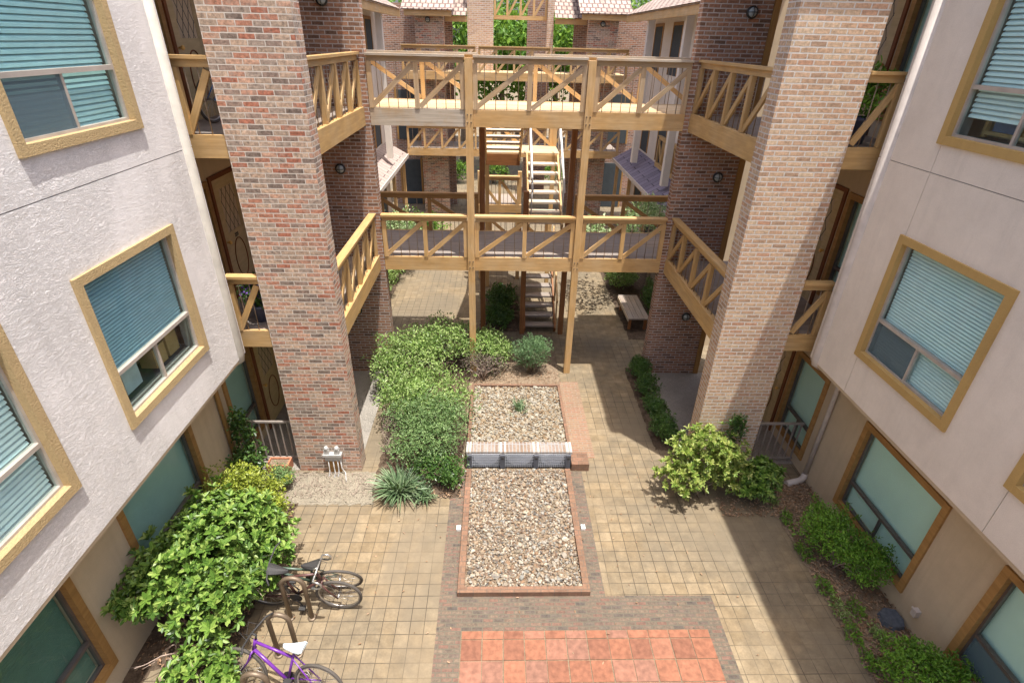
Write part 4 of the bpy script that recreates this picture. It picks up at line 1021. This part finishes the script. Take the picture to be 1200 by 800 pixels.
# ------------------------------------------------------------------ small things
mb = E('utility_box', (-3.02, 7.64, 0), 'grey utility meters with conduits on the left brick pillar foot', 'utility box')
m = MB(); m.box(-3.17, -2.83, 7.60, 7.705, .42, .47); m.box(-3.15, -2.85, 7.64, 7.706, .30, .42); m.build('tray', M['meter'], mb)
for x in (-3.10, -2.91):
    m = MB(); m.box(x-.045, x+.045, 7.62, 7.69, .471, .57); m.lathe((x, 7.655, .57), [(.045, 0), (.045, .03), (.03, .06), (.005, .066)], 12); m.build('meter', M['meter'], mb)
m = MB(); m.box(-3.13, -2.89, 7.66, 7.706, .02, .299); m.build('opening_board', M['trim'], mb)
for x, dx in ((-3.09, .0), (-3.0, .02), (-2.92, .0), (-2.86, .12)):
    m = MB(); m.tube([(x, 7.63, .31), (x, 7.62, .15), (x+dx*.5, 7.60, .05), (x+dx, 7.52-dx, .02)], .012, 6); m.build('conduit', M['meter'], mb)
e = E('planter_box', (-4.05, 7.75, 0), 'terracotta coloured brick planter box at the left pillar foot', 'planter')
m = MB(); x0, x1, y0, y1 = -4.26, -3.85, 7.62, 7.86
m.box(x0, x1, y0, y0+.03, .001, .2); m.box(x0, x1, y1-.03, y1, .001, .2); m.box(x0, x0+.03, y0+.031, y1-.031, .001, .2); m.box(x1-.03, x1, y0+.031, y1-.031, .001, .2); m.build('box', M['tpot'], e)
m = MB(); m.box(x0+.031, x1-.031, y0+.031, y1-.031, .002, .17); m.build('soil', M['soil'], e)
def entry_rail(x0, x1, y, label, n):
    e = E('metal_railing', ((x0+x1)/2, y, 0), label, 'railing', 'low metal railings at the entries')
    m = MB(); m.bar((x0, y, .95), (x1, y, .95), .045, .035); m.build('handrail', M['rail_m'], e)
    m = MB(); m.bar((x0, y, .10), (x1, y, .10), .03, .03); m.build('bottom_rail', M['rail_m'], e)
    for k in range(n):
        x = x0+.03+(x1-x0-.06)*k/(n-1); m = MB(); m.bar((x, y, .006 if k in (0, n-1) else .116), (x, y, .93), .022, .022, up=(0, 1, 0)); m.build('bar', M['rail_m'], e)
entry_rail(-4.66, -3.70, 7.97, 'grey metal railing between rose bush and left brick pillar', 8)
entry_rail(4.90, 5.87, 7.97, 'brown metal railing between right brick pillar and downspout wall', 8)
m = MB(); pts = [(-.17, -.06), (-.06, -.13), (.08, -.12), (.15, -.03), (.13, .10), (-.02, .13), (-.15, .06)]
top = [(5.72+a*1.0, 4.62+b*1.2, .10+.012*math.sin(a*30)) for a, b in pts]; bot = [(5.72+a*1.12, 4.62+b*1.35, .035) for a, b in pts]
m.face(top, n=(0, 0, 1))
for i in range(7): j = (i+1) % 7; m.face([bot[i], bot[j], top[j], top[i]], n=((bot[i][0]+bot[j][0])/2-5.72, (bot[i][1]+bot[j][1])/2-4.62, .3))
m.face(bot, n=(0, 0, -1))
tag(m.build('slate_stone', M['slate']), 'flat blue grey slate stone lying on the right planting bed', 'stone')
bn = E('bench', (4.0, 13.9, 0), 'low wooden bench beside the sun dappled path', 'bench')
m = MB()
for k in range(4): m.box(3.72+k*.145, 3.72+k*.145+.135, 13.25, 14.85, .43, .465, g=True)
m.build('seat', M['deck_g'], bn)  # grey boards put the bench's shade into the seat colour
for y in (13.4, 14.6):
    for x in (3.76, 4.2):
        m = MB(); m.box(x, x+.07, y, y+.07, .05, .40, g=True); m.build('leg', M['wood_b'], bn)
    m = MB(); m.box(3.74, 4.28, y+.075, y+.115, .35, .429, g=True); m.build('crossbar', M['wood_b'], bn)
m = MB(); m.box(3.70, 3.716, 13.3, 14.8, .35, .45, g=True); m.build('apron', M['tread'], bn)
def potted(label, x, y, z, mat, flower=None, seed=1, r=.14, h=.28, fr=.28):
    e = E('potted_plant', (x, y, z), label, 'potted plant'); m = MB(); m.lathe((x, y, z), [(r*.7, .003), (r, h*.85), (r*1.08, h*.86), (r*1.08, h), (r*.92, h), (r*.9, h*.8)], 20); m.build('pot', M['pot'], e)
    foliage('foliage', M[mat], e, [(x, y, z+h+fr*.7, fr, fr, fr)], 380, .11, .035, seed, zmin=z+.1, up=.5)
    if flower: foliage('flowers', M[flower], e, [(x, y, z+h+fr*.9, fr*.9, fr*.9, fr*.6)], 160, .05, .04, seed+1, zmin=z+.1)
potted('green potted palm in dark pot on the upper right balcony', 5.20, 8.12, 5.975, 'lf_nan', None, 5, .15, .36, .36)
potted('dark pot of purple flowers on the lower left balcony', -3.93, 8.15, 2.985, 'lf_dark', 'fl_pur', 6, .16, .30, .26)
e = E('patio_chair', (5.0, 8.6, 2.985), 'dark grey patio chair on the lower right balcony', 'chair')
m = MB(); m.box(4.78, 5.22, 8.4, 8.84, 3.39, 3.42); m.build('seat', M['pot'], e)
m = MB(); m.bar((5.20, 8.62, 3.42), (5.30, 8.62, 3.88), .44, .03, up=(1, 0, 0)); m.build('backrest', M['pot'], e)
for x in (4.80, 5.20):
    for y in (8.42, 8.82): m = MB(); m.tube([(x, y, 3.0), (x, y, 3.39)], .014, 6); m.build('leg', M['lamp_b'], e)
# things behind the glass of the left middle window and the right upper window
def carton(x, y, z, w, d, h, mat, label, rz=0):
    e = E('carton', (x, y, z), label, 'box', 'boxes behind the left window')
    m = MB(); m.box(x-w/2, x+w/2, y-d/2, y+d/2, z, z+h); m.build('body', M[mat], e)
    m = MB(); m.box(x-w/2-.001, x+w/2+.001, y-.025, y+.025, z+h+.0005, z+h+.003); m.build('tape', M['sheet'], e)
carton(-4.42, 6.02, 3.43, .2, .26, .26, 'card', 'brown cardboard carton behind the left middle window glass')
carton(-4.42, 6.32, 3.43, .2, .24, .30, 'card', 'taller brown carton in the corner behind the left middle window')
carton(-4.42, 5.45, 3.43, .16, .30, .28, 'sheet', 'pale paper carton behind the left middle window glass')
e = E('wooden_chair', (5.62, 6.15, 6.35), 'small wooden chair with blue cushion behind the right upper window', 'chair')
m = MB(); 
for y in (5.80, 6.42): m.box(5.60, 5.64, y, y+.045, 6.33, 6.62, g=True)
m.box(5.60, 5.64, 5.85, 6.42, 6.56, 6.60, g=True); m.box(5.60, 5.64, 5.85, 6.42, 6.36, 6.40, g=True)
for k in range(3): m.box(5.605, 5.635, 5.86+k*.05, 5.885+k*.05, 6.401, 6.559, g=True)
m.build('back_frame', M['wood'], e)
m = MB(); m.box(5.66, 5.74, 6.06, 6.40, 6.36, 6.60); m.build('cushion', M['cush'], e)

# ------------------------------------------------------------------ far courtyard
def wing(s, label):
    X = lambda d: .6+s*d
    root = E('courtyard_wing', (X(5.4), 19, 0), label, 'building', 'wings of the far courtyard')
    st = M['st_smooth']
    m = MB(); m.box(X(5.4), X(5.6), 13.2, 24.5, 0, 8.0); m.build('wall', st, root)
    for y0 in (14.2, 16.9, 19.9, 22.3):
        for z in (.25, 3.3, 6.2):
            w = E('window', (X(5.4), y0, z), parent=root)
            m = MB(); m.box(X(5.37), X(5.40), y0, y0+.08, z, z+1.6); m.box(X(5.37), X(5.40), y0+1.1, y0+1.18, z, z+1.6); m.box(X(5.372), X(5.40), y0+.08, y0+1.1, z+1.5, z+1.6); m.build('frame', M['trim'], w)
            m = MB(); m.box(X(5.385), X(5.399), y0+.081, y0+1.099, z, z+1.5); m.build('pane', M['dark_in'], w)
    for y, d in ((17.6, 4.75), (21.4, 4.6)):
        m = MB(); m.box(X(d), X(d+.22), y, y+.22, 3.1, 7.9); m.build('column', st, root)
    m = MB(); m.box(X(4.72), X(5.39), 13.6, 16.4, 3.25, 7.9); m.build('wall_bay', st, root)
    m = MB(); m.box(X(4.4), X(4.5), 13.0, 24.3, 7.83, 8.09, g=True); m.build('eave', M['wood'], root)
    m = MB(); m.face([(X(4.36), 12.9, 8.10), (X(4.36), 24.2, 8.10), (X(7.2), 24.2, 9.6), (X(7.2), 12.9, 9.6)], n=(-s*.4, 0, 1)); m.face([(X(4.36), 12.9, 8.05), (X(4.36), 24.2, 8.05), (X(7.2), 24.2, 9.5), (X(7.2), 12.9, 9.5)], n=(0, 0, -1)); m.build('roof', M['rooftile'], root)
    sh = M['shingle'] if s < 0 else M['shingle_b']
    m = MB(); d0, d1, z0, z1 = 4.5, 5.39, 2.72, 3.22
    m.face([(X(d0), 15.4, z0), (X(d0), 24.4, z0), (X(d1), 24.4, z1), (X(d1), 15.4, z1)], n=(-s*.4, 0, 1)); m.face([(X(d0), 15.4, z0-.1), (X(d0), 24.4, z0-.1), (X(d1), 24.4, z1-.1), (X(d1), 15.4, z1-.1)], n=(0, 0, -1))
    m.face([(X(d0), 15.4, z0), (X(d1), 15.4, z1), (X(d1), 15.4, z1-.1), (X(d0), 15.4, z0-.1)], n=(0, -1, 0)); m.build('shed_roof', sh, root)
    m = MB(); m.box(X(4.46), X(4.497), 15.4, 24.4, 2.60, 2.74, g=True); m.build('gutter', M['pipe'], root)
    for y in (16.0, 18.9, 21.6, 24.1):
        m = MB(); m.box(X(4.62), X(4.74), y, y+.12, .01, 2.62, g=True); m.build('porch_post', M['wood'], root)
    railing(root, (X(5.33), 18.0), (X(5.33), 20.6), 3.32, 4.25, 4, mats=M['wood_o'], nbal=2, cap=.1)
    m = MB(); m.box(X(5.29), X(5.37), 17.95, 20.65, 3.05, 3.315, g=True); m.build('balcony_beam', M['wood_o'], root)
    return root
wing(-1, 'sunlit far courtyard wing with pinkish shed roof behind left brick wall')
wing(1, 'far courtyard wing with bluish shed roof behind the right brick wall')

fb = E('gallery_building', (.6, 25.5, 0), 'far brick gallery building with tan railings closing the courtyard', 'building')
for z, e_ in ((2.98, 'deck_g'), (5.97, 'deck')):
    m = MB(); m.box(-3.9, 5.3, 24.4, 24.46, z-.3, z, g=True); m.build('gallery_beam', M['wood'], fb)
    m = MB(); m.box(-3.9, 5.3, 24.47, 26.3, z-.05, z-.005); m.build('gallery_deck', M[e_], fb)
    for (a, b) in ((-3.88, -.9), (-.8, 2.1), (2.2, 5.28)): railing(fb, (a, 24.43), (b, 24.43), z, z+.95, 4, mats=M['wood'], nbal=2, lean=1)
for (a, b) in ((-3.35, -2.2), (3.65, 4.86)):
    m = MB(); m.box(a, b, 25.0, 25.35, 0, 8.08); m.build('brick_pier', M['brick'], fb)
    m = MB(); m.box(a-.35, b+.35, 24.6, 24.68, 7.9, 8.12, g=True); m.build('eave', M['wood'], fb)
    m = MB(); m.face([(a-.45, 24.5, 8.13), (b+.45, 24.5, 8.13), (b+.45, 28, 9.9), (a-.45, 28, 9.9)], n=(0, -.4, 1)); m.face([(a-.45, 24.5, 8.1), (b+.45, 24.5, 8.1), (b+.45, 28, 9.87), (a-.45, 28, 9.87)], n=(0, 0, -1)); m.build('roof', M['rooftile'], fb)
    wall_lamp(fb, ((a+b)/2-.05, 25.0, 7.78))
    for zz in (.0, 3.0):
        d = E('doorway', (a-.8 if a < 0 else b+.2, 26.4, zz), parent=fb); xx = a-1.2 if a < 0 else b+.25
        m = MB(); m.box(xx, xx+.9, 26.42, 26.49, zz+.02, zz+2.1); m.build('door_leaf', M['dark_in'], d)  # dark panel stands for the shade inside the door opening
        m = MB(); m.box(xx-.08, xx-.001, 26.41, 26.49, zz, zz+2.2, g=True); m.box(xx+.901, xx+.98, 26.41, 26.49, zz, zz+2.2, g=True); m.build('door_frame', M['trim'], d)
for (a, b) in ((-5.0, -1.97), (3.25, 6.4)):
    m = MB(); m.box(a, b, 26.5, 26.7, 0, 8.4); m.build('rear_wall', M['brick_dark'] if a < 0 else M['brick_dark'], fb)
m = MB(); m.box(-1.30, -.21, 26.0, 26.5, 5.98, 9.8); m.build('brick_tower', M['brick_pale'], fb)
m = MB(); m.box(2.05, 2.32, 26.0, 26.5, 5.98, 9.8); m.build('brick_post', M['brick_pale'], fb)
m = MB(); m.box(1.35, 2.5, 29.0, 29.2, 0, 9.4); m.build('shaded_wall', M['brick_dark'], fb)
m = MB(); m.box(-.2, 2.04, 26.2, 26.28, 7.88, 8.03, g=True); m.build('truss_beam', M['wood'], fb)
railing(fb, (-.19, 26.24), (2.03, 26.24), 8.03, 9.0, 4, mats=M['wood'], nbal=0, lean=1)
for (a, b) in ((2.34, 3.64), (-2.19, -1.31)):
    m = MB(); m.box(a, b, 25.6, 25.68, 7.75, 7.95, g=True); m.build('eave', M['wood'], fb)
for (a, b) in ((2.33, 3.9), (-2.5, -1.31)):
    m = MB(); m.face([(a, 25.5, 7.97), (b, 25.5, 7.97), (b, 28.5, 9.5), (a, 28.5, 9.5)], n=(0, -.4, 1)); m.build('roof', M['rooftile'], fb)
fw = E('low_brick_wall', (0, 40, 0), 'long low brick wall far beyond the gallery passage', 'wall'); m = MB(); m.box(-20, 20, 40, 40.3, 0, 1.1); m.build('wall_body', M['brick_pale'], fw); m = MB(); m.box(-20, 20, 39.95, 40.35, 1.1, 1.18); m.build('wall_cap', M['concrete'], fw)

for k, (x, y, h, rr, lb) in enumerate(((.4, 33, 9.5, 2.6, 'bright sunlit tree framed by the truss opening'), (-2.2, 36, 10.5, 3.0, 'leafy tree seen in the left gallery gap'), (3.6, 35, 9.5, 2.7, 'dark leafy tree seen in the right gallery gap'), (-7.5, 38, 11, 3.6, 'tall tree beyond the left courtyard roof'), (8.5, 38, 11, 3.6, 'tall tree beyond the right courtyard roof'), (1.5, 43, 12, 4.0, 'tallest tree at the back behind the low brick wall'))):
    tree(lb, (x, y, 0), h, [(x, y, h*.66, rr, rr, h*.28), (x-rr*.5, y-.4, h*.55, rr*.7, rr*.7, h*.2), (x+rr*.5, y-.3, h*.6, rr*.7, rr*.7, h*.22)], 2600, 'lf_far', .34, .17, 100+k, .2, 'trees beyond the gallery')
# planting inside the far courtyard
tv = tree('small variegated tree casting dappled shade on the path and bench', (4.75, 15.7, 0), 3.0, [(4.45, 15.5, 2.35, .8, 1.0, .62), (4.9, 16.6, 2.5, .7, .8, .55)], 1700, 'lf_var', .12, .05, 120, .06, None, zm=1.3)
foliage('dapple_leaves', M['lf_var'], tv, [(3.1, 15.6, 2.0, .85, 1.7, .3)], 520, .15, .07, 140, fill=.8, zmin=1.2)  # leaf spray added out of view to drop dapples on the path
m = MB()
for k in range(7): m.tube([(4.7, 15.7, 1.5), (4.0, 15.3+k*.15, 2.1), (3.0, 14.3+k*.42, 2.05)], [.02, .014, .005], 5)
m.build('branch', M['bark'], tv)
shrub('light green shrub beyond the left brick wall on the sunny path', (-3.55, 15.5, .03), [(-3.6, 15.4, .6, .5, .9, .5), (-3.5, 16.7, .5, .5, .6, .45)], 2600, 'lf_mid', .08, .035, 121)
shrub('tall pale shrub under the pinkish shed roof', (-3.4, 17.8, .03), [(-3.3, 17.8, 1.2, .7, .8, .9)], 1900, 'lf_var', .10, .045, 122)
shrub('dark green shrub under the left footbridge handrail', (-2.9, 19.5, .03), [(-2.7, 19.6, .8, .8, .8, .7)], 1700, 'lf_far', .10, .05, 123)
shrub('dark leafy shrub behind the wooden bench', (4.75, 14.2, .03), [(4.75, 14.3, .6, .42, .8, .5)], 2200, 'lf_dark', .08, .035, 124)
shrub('mid green shrub at the far end of the wooden bench', (4.2, 16.4, .03), [(4.1, 16.4, .45, .5, .7, .42)], 1700, 'lf_mid', .08, .035, 125)
shrub('dark leafy plants added to deepen the shade under the stairs', (.1, 14.2, .03), [(.15, 14.9, .32, .48, .7, .34), (.1, 13.8, .24, .45, .6, .26)], 2400, 'lf_dark', .09, .04, 126)  # dark filler plants, added so the space below the flights reads as shadow
for k, x in enumerate((-2.3, -.2, 3.2)):
    shrub(('green shrub far off beyond the left gallery gap', 'green shrub far off in the middle of the gallery passage', 'green shrub far off beyond the right gallery pier')[k], (x, 31, .02), [(x, 31, .6, .8, .6, .6)], 700, 'lf_far', .13, .06, 130+k)

# ------------------------------------------------------------------ light, sky, camera
W = bpy.data.worlds.new('World'); sc.world = W; W.use_nodes = True
wn = W.node_tree; bg = wn.nodes['Background']; sk = wn.nodes.new('ShaderNodeTexSky'); sk.sky_type = 'NISHITA'; sk.sun_disc = False
sx, sy = .143, .15
el = math.atan2(1, math.hypot(sx, sy)); sk.sun_elevation = el; sk.sun_rotation = math.atan2(sx, -sy)
sk.air_density = .75; sk.dust_density = 5.0; sk.ozone_density = 1.0
wn.links.new(sk.outputs[0], bg.inputs[0]); bg.inputs[1].default_value = .15
ld = bpy.data.lights.new('sun', 'SUN'); ld.energy = 3.7; ld.angle = rad(.53); ld.color = (1, .97, .915)
sun = bpy.data.objects.new('sun', ld); COL.objects.link(sun); sun.location = (3, -3, 20)
sun.rotation_euler = Vector((-sx, sy, -1)).to_track_quat('-Z', 'Y').to_euler()

cam = bpy.data.cameras.new('camera'); cam.sensor_width = 36; cam.lens = 627.5/1200*36; cam.clip_end = 400; cam.clip_start = .05
co = bpy.data.objects.new('camera', cam); COL.objects.link(co); sc.camera = co
p, ro, yw = .51441, -.024923, .034534
cp, sp, cy, sn = math.cos(p), math.sin(p), math.cos(yw), math.sin(yw)
f = Vector((sn*cp, cy*cp, -sp)); rt = Vector((cy, -sn, 0)); dn = f.cross(rt)
r2 = rt*math.cos(ro)+dn*math.sin(ro); d2 = dn*math.cos(ro)-rt*math.sin(ro)
Mx = Matrix((r2, -d2, -f)).transposed().to_4x4(); Mx.translation = (0, 0, 7.2); co.matrix_world = Mx

vs = sc.view_settings; vs.view_transform = 'Standard'; vs.look = 'None'; vs.exposure = 1.0; vs.gamma = 1; vs.use_curve_mapping = False
sc.cycles.transparent_max_bounces = 16; sc.cycles.max_bounces = 8
